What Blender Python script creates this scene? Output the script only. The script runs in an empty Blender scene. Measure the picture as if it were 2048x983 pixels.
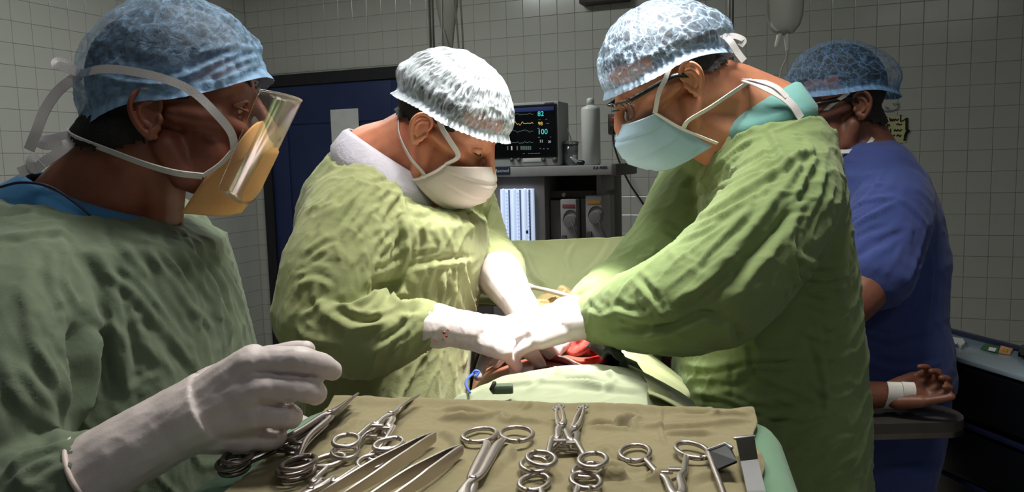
import bpy, bmesh, math, random
import numpy as np
from mathutils import Vector, Matrix, Euler
from mathutils.bvhtree import BVHTree

random.seed(7); np.random.seed(7)
SC = bpy.context.scene
COL = SC.collection
R_ = math.radians

# ------------------------------------------------------------------ camera
F = 1550.0                       # focal length in pixels of the 2048 px frame
PITCH, ROLL = R_(6.1), R_(1.5)
CAM = Vector((0.0, 0.0, 1.40))
_f = Vector((0, math.cos(PITCH), -math.sin(PITCH)))
_r0, _u0 = Vector((1, 0, 0)), Vector((0, math.sin(PITCH), math.cos(PITCH)))
_r = _r0 * math.cos(ROLL) - _u0 * math.sin(ROLL)
_u = _r0 * math.sin(ROLL) + _u0 * math.cos(ROLL)
cd = bpy.data.cameras.new('camera'); cd.sensor_width = 36.0; cd.lens = F / 2048 * 36.0
cd.clip_start = 0.05
cam = bpy.data.objects.new('camera', cd); COL.objects.link(cam)
cam.matrix_world = Matrix(((_r.x, _u.x, -_f.x, CAM.x), (_r.y, _u.y, -_f.y, CAM.y), (_r.z, _u.z, -_f.z, CAM.z), (0, 0, 0, 1)))
SC.camera = cam

# ------------------------------------------------------------------ world, lamps, exposure
W = bpy.data.worlds.new('room_ambience'); SC.world = W; W.use_nodes = True
W.node_tree.nodes['Background'].inputs[0].default_value = (0.93, 1.0, 0.98, 1)
W.node_tree.nodes['Background'].inputs[1].default_value = 0.06
SC.view_settings.view_transform = 'Standard'
SC.view_settings.look = 'None'
SC.view_settings.exposure = 0.0
SC.view_settings.gamma = 1.0
SC.view_settings.use_curve_mapping = False
SC.cycles.max_bounces = 6; SC.cycles.transparent_max_bounces = 16
SC.cycles.sample_clamp_indirect = 4.0

def lamp(name, kind, loc, target, energy, color=(1, 1, 1), **kw):
    d = bpy.data.lights.new(name, kind); d.energy = energy; d.color = color
    for k, v in kw.items(): setattr(d, k, v)
    o = bpy.data.objects.new(name, d); COL.objects.link(o)
    o.location = loc
    o.rotation_euler = (Vector(target) - Vector(loc)).to_track_quat('-Z', 'Y').to_euler()
    return o
LAMP = Vector((0.30, 1.12, 2.62))
WOUND = Vector((0.05, 1.28, 1.12))
# the operating lamp: a narrow hot beam and the wider halo of its reflectors
lamp('operating_lamp_beam', 'SPOT', LAMP, WOUND, 640, (1.0, 0.97, 0.90), spot_size=R_(21), spot_blend=1.0, shadow_soft_size=0.13)
lamp('operating_lamp_halo', 'SPOT', LAMP, WOUND + Vector((-0.03, 0.0, 0.1)), 78, (1.0, 0.97, 0.88), spot_size=R_(100), spot_blend=0.8, shadow_soft_size=0.22)
lamp('operating_lamp_second', 'SPOT', (-0.32, 1.05, 2.58), WOUND + Vector((0.12, 0.0, -0.05)), 42, (1.0, 0.98, 0.90), spot_size=R_(80), spot_blend=0.9, shadow_soft_size=0.22)
# unseen ceiling fill lights, added to raise the back wall and the ambience
lamp('ceiling_fill_a', 'AREA', (-0.8, 3.1, 2.9), (-0.8, 3.1, 0), 32, (0.95, 1.0, 0.96), shape='RECTANGLE', size=1.2, size_y=0.3)
lamp('ceiling_fill_b', 'AREA', (1.0, -0.7, 2.9), (1.0, -0.7, 0), 7, (0.97, 0.98, 1.0), shape='RECTANGLE', size=1.2, size_y=0.3)

# ------------------------------------------------------------------ pixel helpers
def ray(px, py):
    return _f + _r * ((px - 1024) / F) + _u * ((491.5 - py) / F)
def at(px, py, Y):
    d = ray(px, py); return CAM + d * (Y / d.y)
def onz(px, py, z):
    d = ray(px, py); return CAM + d * ((z - CAM.z) / d.z)
def pix(p):
    v = Vector(p) - CAM; w = v.dot(_f)
    return 1024 + F * v.dot(_r) / w, 491.5 - F * v.dot(_u) / w

# ------------------------------------------------------------------ numpy noise
_rng = np.random.RandomState(3)
_perm = np.concatenate([_rng.permutation(256)] * 3)
_grad = _rng.normal(size=(256, 3)); _grad /= np.linalg.norm(_grad, axis=1)[:, None]
def pn(p):
    i = np.floor(p).astype(int); f = p - i; i &= 255
    u = f * f * f * (f * (f * 6 - 15) + 10)
    out = 0
    for dx in (0, 1):
        wx = u[:, 0] if dx else 1 - u[:, 0]
        for dy in (0, 1):
            wy = u[:, 1] if dy else 1 - u[:, 1]
            for dz in (0, 1):
                wz = u[:, 2] if dz else 1 - u[:, 2]
                h = _perm[_perm[_perm[(i[:, 0] + dx) & 255] + ((i[:, 1] + dy) & 255)] + ((i[:, 2] + dz) & 255)]
                g = _grad[h]
                out = out + wx * wy * wz * (g[:, 0] * (f[:, 0] - dx) + g[:, 1] * (f[:, 1] - dy) + g[:, 2] * (f[:, 2] - dz))
    return out * 1.5
def ridge(p, scale, d=None, stretch=1.0, off=0.0, sharp=2.0):
    q = p.copy()
    if d is not None:
        d = np.array(d, float); d /= np.linalg.norm(d)
        a = q @ d; q = q - np.outer(a, d) * (1 - 1 / stretch)
    q = q * scale + off
    w = pn(q * 0.6 + 9.1)
    q = q + np.stack([w, pn(q * 0.6 + 33.3), pn(q * .6 + 57.7)], 1) * 0.5
    return (1 - np.minimum(1, np.abs(pn(q)) * 1.6)) ** sharp

# ------------------------------------------------------------------ mesh builder
class MB:
    def __init__(s): s.v = []; s.f = []
    def add(s, vs, fs):
        o = len(s.v); s.v += [tuple(x) for x in vs]; s.f += [tuple(i + o for i in f) for f in fs]; return s
    def loft(s, rings, cap=True, closed=True):
        n = len(rings[0]); vs = [p for r in rings for p in r]; fs = []
        for k in range(len(rings) - 1):
            for i in range(n if closed else n - 1):
                j = (i + 1) % n
                fs.append((k * n + i, k * n + j, (k + 1) * n + j, (k + 1) * n + i))
        if cap and closed:
            fs.append(tuple(range(n - 1, -1, -1))); b = (len(rings) - 1) * n
            fs.append(tuple(b + i for i in range(n)))
        return s.add(vs, fs)
    def tube(s, pts, rad, n=14, up=None, round_ends=True, ell=None):
        P = [Vector(p) for p in pts]; m = len(P)
        rad = [rad] * m if not hasattr(rad, '__len__') else list(rad)
        T = [(P[min(i + 1, m - 1)] - P[max(i - 1, 0)]).normalized() for i in range(m)]
        if up is None:
            up = Vector((0, 0, 1)) if abs(T[0].z) < 0.9 else Vector((0, 1, 0))
        a = (Vector(up) - T[0] * T[0].dot(Vector(up))).normalized()
        rings = []
        def mk(c, t, a, r):
            b = t.cross(a).normalized()
            ra, rb = (r if hasattr(r, '__len__') else (r, r))
            return [c + a * (math.cos(q) * ra) + b * (math.sin(q) * rb) for q in [2 * math.pi * k / n for k in range(n)]]
        sc = lambda r, k: tuple(x * k for x in r) if hasattr(r, '__len__') else r * k
        mx = lambda r: min(r) if hasattr(r, '__len__') else r
        if round_ends:
            for q in (85, 65, 42, 20):
                rings.append(mk(P[0] - T[0] * mx(rad[0]) * math.sin(R_(q)), T[0], a, sc(rad[0], math.cos(R_(q)))))
        for i in range(m):
            a = (a - T[i] * T[i].dot(a)).normalized()
            rings.append(mk(P[i], T[i], a, rad[i]))
        if round_ends:
            for q in (20, 42, 65, 85):
                rings.append(mk(P[-1] + T[-1] * mx(rad[-1]) * math.sin(R_(q)), T[-1], a, sc(rad[-1], math.cos(R_(q)))))
        return s.loft(rings)
    def ell(s, c, r, M=None, nu=16, nv=11):
        c = Vector(c); vs = []; fs = []
        for k in range(nv + 1):
            ph = math.pi * (k + 0.0) / nv
            ph = min(max(ph, 0.02), math.pi - 0.02)
            for i in range(nu):
                th = 2 * math.pi * i / nu
                p = Vector((math.sin(ph) * math.cos(th) * r[0], math.sin(ph) * math.sin(th) * r[1], math.cos(ph) * r[2]))
                if M is not None: p = M @ p
                vs.append(c + p)
        for k in range(nv):
            for i in range(nu):
                j = (i + 1) % nu
                fs.append((k * nu + i, (k + 1) * nu + i, (k + 1) * nu + j, k * nu + j))
        fs.append(tuple(range(nu))); fs.append(tuple(nv * nu + i for i in range(nu - 1, -1, -1)))
        return s.add(vs, fs)
    def box(s, c, size, M=None, bev=0.0):
        c = Vector(c); hx, hy, hz = [x / 2 for x in size]
        if bev <= 0:
            vs = [Vector((x, y, z)) for x in (-hx, hx) for y in (-hy, hy) for z in (-hz, hz)]
            fs = [(0, 1, 3, 2), (4, 6, 7, 5), (0, 4, 5, 1), (2, 3, 7, 6), (0, 2, 6, 4), (1, 5, 7, 3)]
        else:
            bm = bmesh.new(); bmesh.ops.create_cube(bm, size=1)
            for v in bm.verts: v.co = Vector((v.co.x * size[0], v.co.y * size[1], v.co.z * size[2]))
            bmesh.ops.bevel(bm, geom=bm.edges[:] , offset=bev, segments=2, profile=0.6, affect='EDGES', clamp_overlap=True)
            bm.verts.ensure_lookup_table(); bm.verts.index_update()
            vs = [v.co.copy() for v in bm.verts]; fs = [tuple(v.index for v in f.verts) for f in bm.faces]; bm.free()
        if M is not None: vs = [M @ v for v in vs]
        return s.add([c + v for v in vs], fs)
    def prism(s, poly, y0, y1, M=None):
        """polygon in local xz, extruded along local y"""
        n = len(poly)
        vs = [Vector((x, y0, z)) for x, z in poly] + [Vector((x, y1, z)) for x, z in poly]
        if M is not None: vs = [M @ v for v in vs]
        fs = [tuple(range(n)), tuple(range(2 * n - 1, n - 1, -1))]
        for i in range(n):
            j = (i + 1) % n; fs.append((i, i + n, j + n, j))
        return s.add(vs, fs)
    def lathe(s, prof, n=24, M=None):
        vs = []; fs = []
        for r, z in prof:
            for i in range(n):
                p = Vector((r * math.cos(2 * math.pi * i / n), r * math.sin(2 * math.pi * i / n), z))
                vs.append(M @ p if M is not None else p)
        m = len(prof)
        for k in range(m - 1):
            for i in range(n):
                j = (i + 1) % n; fs.append((k * n + i, k * n + j, (k + 1) * n + j, (k + 1) * n + i))
        fs.append(tuple(range(n - 1, -1, -1))); fs.append(tuple((m - 1) * n + i for i in range(n)))
        return s.add(vs, fs)
    def grid(s, fn, nu, nv):
        vs = [fn(i / nu, j / nv) for j in range(nv + 1) for i in range(nu + 1)]
        fs = [(j * (nu + 1) + i, j * (nu + 1) + i + 1, (j + 1) * (nu + 1) + i + 1, (j + 1) * (nu + 1) + i) for j in range(nv) for i in range(nu)]
        return s.add(vs, fs)
    def ribbon(s, pts, width, normals, th=0.0007, sub=6):
        """flat tape along a smooth path; normals face outwards"""
        P, N = smooth_path([Vector(p) for p in pts], sub), None
        c = normals
        rings = []
        for i, p in enumerate(P):
            t = (P[min(i + 1, len(P) - 1)] - P[max(i - 1, 0)]).normalized()
            n = c(p) if callable(c) else Vector(c)
            w = t.cross(n).normalized() * (width / 2); n = w.cross(t).normalized() * th
            rings.append([p + w + n, p - w + n, p - w - n, p + w - n])
        return s.loft(rings)

def smooth_path(P, sub=6):
    P = [Vector(p) for p in P]
    if len(P) < 3: return [P[0].lerp(P[-1], k / sub) for k in range(sub + 1)]
    out = []
    Q = [P[0] * 2 - P[1]] + P + [P[-1] * 2 - P[-2]]
    for i in range(1, len(Q) - 2):
        p0, p1, p2, p3 = Q[i - 1:i + 3]
        for k in range(sub):
            t = k / sub
            out.append(0.5 * ((2 * p1) + (p2 - p0) * t + (2 * p0 - 5 * p1 + 4 * p2 - p3) * t * t + (3 * p1 - p0 - 3 * p2 + p3) * t ** 3))
    out.append(P[-1]); return out

def raw_mesh(name, V, Fc):
    me = bpy.data.meshes.new(name); me.from_pydata([tuple(v) for v in V], [], [tuple(f) for f in Fc]); me.update(); return me

def np_mesh(name, V, Q):
    """fast quad mesh from numpy"""
    me = bpy.data.meshes.new(name)
    me.vertices.add(len(V)); me.vertices.foreach_set('co', np.ascontiguousarray(V, np.float32).ravel())
    k = Q.shape[1]
    me.loops.add(Q.size); me.loops.foreach_set('vertex_index', np.ascontiguousarray(Q, np.int32).ravel())
    me.polygons.add(len(Q)); me.polygons.foreach_set('loop_start', np.arange(0, Q.size, k, dtype=np.int32))
    me.polygons.foreach_set('loop_total', np.full(len(Q), k, np.int32))
    me.update(calc_edges=True); return me

def arrays(me):
    V = np.empty(len(me.vertices) * 3, np.float32); me.vertices.foreach_get('co', V)
    L = np.empty(len(me.loops), np.int32); me.loops.foreach_get('vertex_index', L)
    return V.reshape(-1, 3).astype(float), L.reshape(-1, 4)

def normals(V, Q):
    n = np.cross(V[Q[:, 2]] - V[Q[:, 0]], V[Q[:, 3]] - V[Q[:, 1]])
    N = np.zeros_like(V)
    for k in range(4): np.add.at(N, Q[:, k], n)
    return N / (np.linalg.norm(N, axis=1)[:, None] + 1e-12)

def vox(mb, size, smooth=4, fac=0.5):
    """the union of the builder's closed pieces as one smooth continuous surface"""
    me = raw_mesh('tmp', mb.v, mb.f)
    o = bpy.data.objects.new('tmp', me); COL.objects.link(o)
    m = o.modifiers.new('r', 'REMESH'); m.mode = 'VOXEL'; m.voxel_size = size; m.adaptivity = 0
    if smooth:
        k = o.modifiers.new('s', 'SMOOTH'); k.factor = fac; k.iterations = smooth
    dg = bpy.context.evaluated_depsgraph_get(); dg.update()
    ev = o.evaluated_get(dg); e = ev.to_mesh()
    V, Q = arrays(e); ev.to_mesh_clear()
    bpy.data.objects.remove(o); bpy.data.meshes.remove(me)
    return V, Q

def strokes(V, Q, lst, default_w=0.009):
    """cloth folds: each a pixel polyline seen on the surface, laid on it in 3D and raised or sunk along the normal"""
    bvh = BVHTree.FromPolygons([tuple(v) for v in V], [tuple(q) for q in Q])
    N = normals(V, Q); D = np.zeros(len(V))
    for st in lst:
        pts, A, w = st[0], st[1] / 1000.0, (st[2] / 1000.0 if len(st) > 2 else default_w)
        flip = 1 if (int(pts[0][0] * 7 + pts[0][1]) % 3) else -1
        P2 = smooth_path([Vector((x, y, 0)) for x, y in pts], 8); H = []
        for q in P2:
            d = ray(q.x, q.y).normalized(); h = bvh.ray_cast(CAM, d)
            if h[0] is not None and (not H or (h[0] - H[-1]).length < 0.12): H.append(h[0])
        if len(H) < 2: continue
        H = np.array([tuple(h) for h in H]); lo, hi = H.min(0) - 4 * w, H.max(0) + 4 * w
        ix = np.where(np.all((V > lo) & (V < hi), 1))[0]
        if not len(ix): continue
        p = V[ix]; nn = N[ix]; best = np.full(len(ix), 9.0); tp = np.zeros(len(ix)); sgn = np.ones(len(ix))
        n = len(H) - 1
        for k in range(n):
            a, b = H[k], H[k + 1]; ab = b - a; L = ab @ ab + 1e-12
            t = np.clip(((p - a) @ ab) / L, 0, 1); dd = np.linalg.norm(p - a - t[:, None] * ab, axis=1)
            m = dd < best; best[m] = dd[m]; tp[m] = (k + t[m]) / n
            sgn[m] = np.sign(np.einsum('ij,ij->i', p[m] - a, np.cross(nn[m], ab)) + 1e-12) * flip
        taper = np.clip(np.sin(np.pi * np.clip(tp * 0.9 + 0.05, 0, 1)) * 1.6, 0, 1)
        x = sgn * best / w
        D[ix] += A * (np.exp(-np.abs(x) ** 1.5) - 0.55 * np.exp(-((x - 1.7) / 0.8) ** 2)) * taper
    return D, N

def bone(name, loc, label=None, cat=None, group=None, rot=None, mat=None):
    o = bpy.data.objects.new(name, None); COL.objects.link(o); o.empty_display_size = 0.05
    if mat is not None: o.matrix_world = mat
    else:
        o.location = loc
        if rot: o.rotation_euler = rot
    return tag(o, label, cat, group)
def tag(o, label=None, cat=None, group=None, kind=None):
    if label: o['label'] = label
    if cat: o['category'] = cat
    if group: o['group'] = group
    if kind: o['kind'] = kind
    return o
def put(name, me, mat, parent=None, smooth=True, off=None, label=None):
    """link a mesh as one object; world-space coordinates are made local to the parent's location"""
    if off is None and parent is not None:
        p = parent; off = Vector((0, 0, 0))
        while p is not None: off = off + p.location; p = p.parent
    if off is not None and off.length > 0: me.transform(Matrix.Translation(-off))
    me.name = name
    o = bpy.data.objects.new(name, me); COL.objects.link(o)
    if mat is not None: me.materials.append(M[mat] if isinstance(mat, str) else mat)
    if smooth: me.polygons.foreach_set('use_smooth', np.ones(len(me.polygons), bool))
    if parent is not None: o.parent = parent
    if label: o['label'] = label
    return o
def mk(name, mb, mat, parent=None, smooth=True, label=None, local=False, fix=True):
    me = raw_mesh(name, mb.v, mb.f)
    if fix:
        bm = bmesh.new(); bm.from_mesh(me); bmesh.ops.recalc_face_normals(bm, faces=bm.faces[:]); bm.to_mesh(me); bm.free()
    return put(name, me, mat, parent, smooth, off=Vector((0, 0, 0)) if local else None, label=label)
def solid(o, th, off=0.0):
    m = o.modifiers.new('thickness', 'SOLIDIFY'); m.thickness = th; m.offset = off; return o
def auto_smooth(o, ang=35):
    me = o.data
    bm = bmesh.new(); bm.from_mesh(me)
    for e in bm.edges: e.smooth = len(e.link_faces) == 2 and e.calc_face_angle(0) < R_(ang)
    bm.to_mesh(me); bm.free(); return o
# ------------------------------------------------------------------ procedural materials
M = {}
def s2l(c): return tuple(((x / 255) / 12.92 if x / 255 <= 0.04045 else ((x / 255 + 0.055) / 1.055) ** 2.4) for x in c) + (1,)
def nmat(name):
    m = bpy.data.materials.new(name); m.use_nodes = True; nt = m.node_tree
    b = nt.nodes['Principled BSDF']; M[name] = m
    def N(t, **k):
        n = nt.nodes.new(t)
        for a, v in k.items():
            if a in n.inputs.keys() if hasattr(n, 'inputs') else False: n.inputs[a].default_value = v
            else: setattr(n, a, v)
        return n
    return m, nt, b, N, nt.links.new
def plain(name, col, rough=0.5, metal=0.0, var=0.06, scale=14, bump=0.0, bscale=120, emit=0, spec=0.5, sss=0, coat=0, sheen=0):
    """colour with slight mottling and fine relief"""
    m, nt, b, N, L = nmat(name)
    tc = N('ShaderNodeTexCoord'); no = N('ShaderNodeTexNoise', Scale=scale, Detail=4.0)
    L(tc.outputs['Object'], no.inputs['Vector'])
    r = N('ShaderNodeValToRGB'); c = s2l(col)
    r.color_ramp.elements[0].color = tuple(x * (1 - var * 2) for x in c[:3]) + (1,)
    r.color_ramp.elements[1].color = tuple(min(1, x * (1 + var * 2)) for x in c[:3]) + (1,)
    r.color_ramp.elements[0].position = 0.3; r.color_ramp.elements[1].position = 0.7
    L(no.outputs[0], r.inputs[0]); L(r.outputs[0], b.inputs['Base Color'])
    b.inputs['Roughness'].default_value = rough; b.inputs['Metallic'].default_value = metal
    b.inputs['Specular IOR Level'].default_value = spec
    if sss:
        b.inputs['Subsurface Weight'].default_value = sss; b.inputs['Subsurface Radius'].default_value = (0.012, 0.005, 0.003); b.inputs['Subsurface Scale'].default_value = 0.6
    if coat: b.inputs['Coat Weight'].default_value = coat; b.inputs['Coat Roughness'].default_value = 0.15
    if sheen: b.inputs['Sheen Weight'].default_value = sheen
    if bump:
        n2 = N('ShaderNodeTexNoise', Scale=bscale, Detail=3.0); L(tc.outputs['Object'], n2.inputs['Vector'])
        bp = N('ShaderNodeBump', Strength=bump, Distance=0.002); L(n2.outputs[0], bp.inputs['Height']); L(bp.outputs[0], b.inputs['Normal'])
    if emit:
        L(r.outputs[0], b.inputs['Emission Color']); b.inputs['Emission Strength'].default_value = emit
    return m
def cloth(name, col, col2, weave=900, crinkle=26, cb=0.5, sheen=0.15):
    """woven cotton: two washed tones, weave relief and small crumples"""
    m, nt, b, N, L = nmat(name)
    tc = N('ShaderNodeTexCoord')
    n1 = N('ShaderNodeTexNoise', Scale=5.0, Detail=5.0, Roughness=0.6); L(tc.outputs['Object'], n1.inputs['Vector'])
    r = N('ShaderNodeValToRGB'); r.color_ramp.elements[0].color = s2l(col2); r.color_ramp.elements[1].color = s2l(col)
    r.color_ramp.elements[0].position = 0.32; r.color_ramp.elements[1].position = 0.66
    L(n1.outputs[0], r.inputs[0]); L(r.outputs[0], b.inputs['Base Color'])
    b.inputs['Roughness'].default_value = 0.9; b.inputs['Specular IOR Level'].default_value = 0.2
    b.inputs['Sheen Weight'].default_value = sheen; b.inputs['Sheen Roughness'].default_value = 0.5
    n2 = N('ShaderNodeTexNoise', Scale=float(crinkle), Detail=6.0, Roughness=0.62, Distortion=0.6); L(tc.outputs['Object'], n2.inputs['Vector'])
    n3 = N('ShaderNodeTexNoise', Scale=float(weave), Detail=1.0); L(tc.outputs['Object'], n3.inputs['Vector'])
    b1 = N('ShaderNodeBump', Strength=cb, Distance=0.012); L(n2.outputs[0], b1.inputs['Height'])
    b2 = N('ShaderNodeBump', Strength=0.18, Distance=0.0008); L(n3.outputs[0], b2.inputs['Height']); L(b1.outputs[0], b2.inputs['Normal'])
    L(b2.outputs[0], b.inputs['Normal'])
    return m
def capmat(name, col, dense=0.6, thin=0.2, scale=14, stretch=(1, 1, 1), vor=8.0, line=0.42, lw=0.10):
    """thin non-woven fabric: opaque along its gathers, see-through between them"""
    m, nt, b, N, L = nmat(name)
    tc = N('ShaderNodeTexCoord'); mp = N('ShaderNodeMapping'); mp.inputs['Scale'].default_value = stretch
    L(tc.outputs['UV'], mp.inputs['Vector'])
    n1 = N('ShaderNodeTexNoise', Scale=float(scale), Detail=4.0, Roughness=0.6, Distortion=1.2); L(mp.outputs[0], n1.inputs['Vector'])
    v = N('ShaderNodeTexVoronoi', Scale=vor); v.feature = 'DISTANCE_TO_EDGE'
    mx = N('ShaderNodeMixRGB', blend_type='LINEAR_LIGHT'); mx.inputs[0].default_value = 0.06
    L(mp.outputs[0], mx.inputs[1]); L(n1.outputs['Color'], mx.inputs[2]); L(mx.outputs[0], v.inputs['Vector'])
    r1 = N('ShaderNodeMapRange'); r1.inputs[1].default_value = 0.0; r1.inputs[2].default_value = lw
    r1.inputs[3].default_value = 1.0; r1.inputs[4].default_value = 0.0; L(v.outputs['Distance'], r1.inputs[0])
    r2 = N('ShaderNodeMapRange'); r2.inputs[1].default_value = 0.42; r2.inputs[2].default_value = 0.68
    r2.inputs[3].default_value = thin; r2.inputs[4].default_value = dense; L(n1.outputs[0], r2.inputs[0])
    ma = N('ShaderNodeMath', operation='MULTIPLY_ADD', use_clamp=True); L(r1.outputs[0], ma.inputs[0]); ma.inputs[1].default_value = line; L(r2.outputs[0], ma.inputs[2])
    at_ = N('ShaderNodeAttribute', attribute_name='band'); m2 = N('ShaderNodeMath', operation='ADD', use_clamp=True)
    L(ma.outputs[0], m2.inputs[0]); L(at_.outputs['Fac'], m2.inputs[1])
    L(m2.outputs[0], b.inputs['Alpha'])
    b.inputs['Base Color'].default_value = s2l(col); b.inputs['Roughness'].default_value = 0.6; b.inputs['Specular IOR Level'].default_value = 0.3
    bp = N('ShaderNodeBump', Strength=0.5, Distance=0.003); L(n1.outputs[0], bp.inputs['Height']); L(bp.outputs[0], b.inputs['Normal'])
    return m
def clear(name, tint=(1, 1, 1), rough=0.05, refl=1.0, body=0.06, col=(200, 205, 205), graze=0.3):
    """thin clear plastic film: mostly see-through, Fresnel glare"""
    m, nt, b, N, L = nmat(name)
    out = nt.nodes['Material Output']
    tr = N('ShaderNodeBsdfTransparent'); tr.inputs[0].default_value = tuple(tint) + (1,)
    gl = N('ShaderNodeBsdfGlossy'); gl.inputs['Roughness'].default_value = rough
    df = N('ShaderNodeBsdfTranslucent'); df.inputs[0].default_value = s2l(col)
    d2 = N('ShaderNodeBsdfDiffuse'); d2.inputs[0].default_value = s2l(col)
    fr = N('ShaderNodeFresnel', IOR=1.5); mu = N('ShaderNodeMath', operation='MULTIPLY', use_clamp=True); L(fr.outputs[0], mu.inputs[0]); mu.inputs[1].default_value = refl
    m0 = N('ShaderNodeMixShader'); L(df.outputs[0], m0.inputs[1]); L(d2.outputs[0], m0.inputs[2])
    lw_ = N('ShaderNodeLayerWeight', Blend=0.35); pw = N('ShaderNodeMath', operation='POWER'); L(lw_.outputs['Facing'], pw.inputs[0]); pw.inputs[1].default_value = 3.0
    mb_ = N('ShaderNodeMath', operation='MULTIPLY_ADD', use_clamp=True); L(pw.outputs[0], mb_.inputs[0]); mb_.inputs[1].default_value = graze; mb_.inputs[2].default_value = body
    m1 = N('ShaderNodeMixShader'); L(mb_.outputs[0], m1.inputs[0]); L(tr.outputs[0], m1.inputs[1]); L(m0.outputs[0], m1.inputs[2])
    m2 = N('ShaderNodeMixShader'); L(mu.outputs[0], m2.inputs[0]); L(m1.outputs[0], m2.inputs[1]); L(gl.outputs[0], m2.inputs[2])
    L(m2.outputs[0], out.inputs['Surface']); nt.nodes.remove(b)
    return m
def skinmat(name, col, col2, rough=0.48):
    m, nt, b, N, L = nmat(name)
    tc = N('ShaderNodeTexCoord'); n1 = N('ShaderNodeTexNoise', Scale=22.0, Detail=5.0, Roughness=0.6); L(tc.outputs['Object'], n1.inputs['Vector'])
    r = N('ShaderNodeValToRGB'); r.color_ramp.elements[0].color = s2l(col2); r.color_ramp.elements[1].color = s2l(col)
    r.color_ramp.elements[0].position = 0.35; r.color_ramp.elements[1].position = 0.68
    L(n1.outputs[0], r.inputs[0]); L(r.outputs[0], b.inputs['Base Color'])
    b.inputs['Roughness'].default_value = rough; b.inputs['Subsurface Weight'].default_value = 0.0
    b.inputs['Subsurface Radius'].default_value = (0.010, 0.004, 0.002); b.inputs['Subsurface Scale'].default_value = 0.5
    n2 = N('ShaderNodeTexNoise', Scale=420.0, Detail=2.0); L(tc.outputs['Object'], n2.inputs['Vector'])
    bp = N('ShaderNodeBump', Strength=0.12, Distance=0.001); L(n2.outputs[0], bp.inputs['Height']); L(bp.outputs[0], b.inputs['Normal'])
    return m

cloth('gown_dark', (114, 126, 106), (100, 114, 95), cb=.13)
cloth('gown_olive', (155, 160, 115), (142, 149, 105), cb=.13)
cloth('gown_green', (130, 147, 98), (116, 135, 88), cb=.13)
cloth('scrub_blue', (66, 80, 140), (58, 70, 126), crinkle=16, cb=0.1)
cloth('scrub_sky', (66, 128, 178), (58, 116, 166), crinkle=14, cb=0.2)
cloth('scrub_teal', (122, 174, 170), (110, 163, 160), crinkle=14, cb=0.25)
cloth('undershirt_lilac', (206, 202, 214), (188, 184, 202), crinkle=30, cb=0.4)
cloth('drape_olive', (150, 156, 116), (138, 146, 106), crinkle=12, cb=0.12)
cloth('drape_pale', (168, 175, 148), (152, 160, 134), crinkle=18, cb=0.12)
cloth('drape_grey', (120, 130, 124), (96, 106, 102), crinkle=24, cb=0.6)
cloth('tray_green', (118, 150, 124), (108, 140, 116), crinkle=8, cb=0.08)
cloth('tray_khaki', (150, 140, 108), (138, 128, 98), crinkle=12, cb=0.15)
cloth('gauze_tan', (196, 176, 128), (176, 152, 104), crinkle=40, cb=0.7)
skinmat('skin_deep', (140, 84, 62), (122, 68, 50))
skinmat('skin_warm', (222, 152, 120), (206, 126, 98))
skinmat('skin_tan', (200, 138, 106), (184, 118, 88))
skinmat('skin_brown', (128, 82, 64), (112, 68, 52))
skinmat('skin_patient', (126, 80, 62), (110, 64, 48))
skinmat('skin_patient_arm', (86, 52, 42), (74, 42, 34))  # unused shaded copy of the patient skin, dim light put into the colour
plain('hair', (22, 18, 18), 0.6, var=0.3, scale=80, bump=0.6, bscale=500)
capmat('cap_blue', (140, 176, 214), 0.50, 0.16, 8, (1, 1, 1), 5, 0.16, 0.16)
capmat('cap_blue_thin', (176, 202, 230), 0.36, 0.12, 7, (1, .8, 1), 7, 0.5, 0.10)
capmat('cap_white', (216, 226, 236), 0.62, 0.10, 9, (1.7, 0.40, 1), 6, 0.45, 0.16)
capmat('cap_deep', (112, 152, 196), 0.30, 0.10, 7, (1, .8, 1), 7, 0.42, 0.09)
plain('mask_white', (232, 220, 214), 0.8, var=0.02, bump=0.15, bscale=600)
plain('mask_blue', (176, 208, 232), 0.8, var=0.03, bump=0.15, bscale=600)
plain('mask_orange', (232, 176, 112), 0.75, var=0.05, bump=0.15, bscale=500)
plain('tie_white', (226, 222, 224), 0.8, var=0.03, bump=0.2, bscale=900)
plain('glove', (214, 202, 202), 0.42, var=0.03, scale=20, bump=0.12, bscale=260)
plain('glove_rim', (226, 208, 204), 0.45, var=0.02)
plain('black_plastic', (18, 18, 20), 0.35, var=0.05)
plain('lens_rim', (30, 28, 30), 0.3)
plain('eye_white', (225, 220, 214), 0.2, var=0.02); plain('eye_iris', (34, 22, 16), 0.15)
clear('visor', (0.97, 0.97, 0.97), 0.12, 0.55, 0.05, (236, 214, 196), 0.8); clear('lens', (0.95, 0.95, 0.95), 0.03, 1.0, 0.02)
clear('bag_plastic', (0.92, 0.92, 0.92), 0.2, 1.0, 0.55, (226, 226, 218)); clear('cup_plastic', (0.92, 0.95, 0.95), 0.1, 1.0, 0.25)
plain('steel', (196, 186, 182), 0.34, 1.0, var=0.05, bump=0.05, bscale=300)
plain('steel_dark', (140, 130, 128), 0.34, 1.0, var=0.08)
plain('steel_polish', (206, 206, 214), 0.36, 1.0, var=0.03)
plain('blade_black', (30, 28, 27), 0.3, 0.6, var=0.05)
plain('tile', (182, 182, 176), 0.16, var=0.02, scale=3, spec=0.5)
plain('grout', (172, 171, 164), 0.9, var=0.05, bump=0.3)
plain('floor', (196, 190, 176), 0.35, var=0.05, scale=5)
plain('ceiling', (200, 202, 198), 0.9)
plain('door_blue', (32, 44, 86), 0.45, var=0.06, scale=6, bump=0.08, bscale=40)
plain('door_frame', (26, 26, 30), 0.5)
plain('paper', (205, 205, 205), 0.85, var=0.03); plain('paper_old', (190, 186, 140), 0.85, var=0.1)
plain('machine_grey', (150, 148, 150), 0.5, var=0.03); plain('machine_dark', (78, 72, 74), 0.55, var=0.04)
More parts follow.
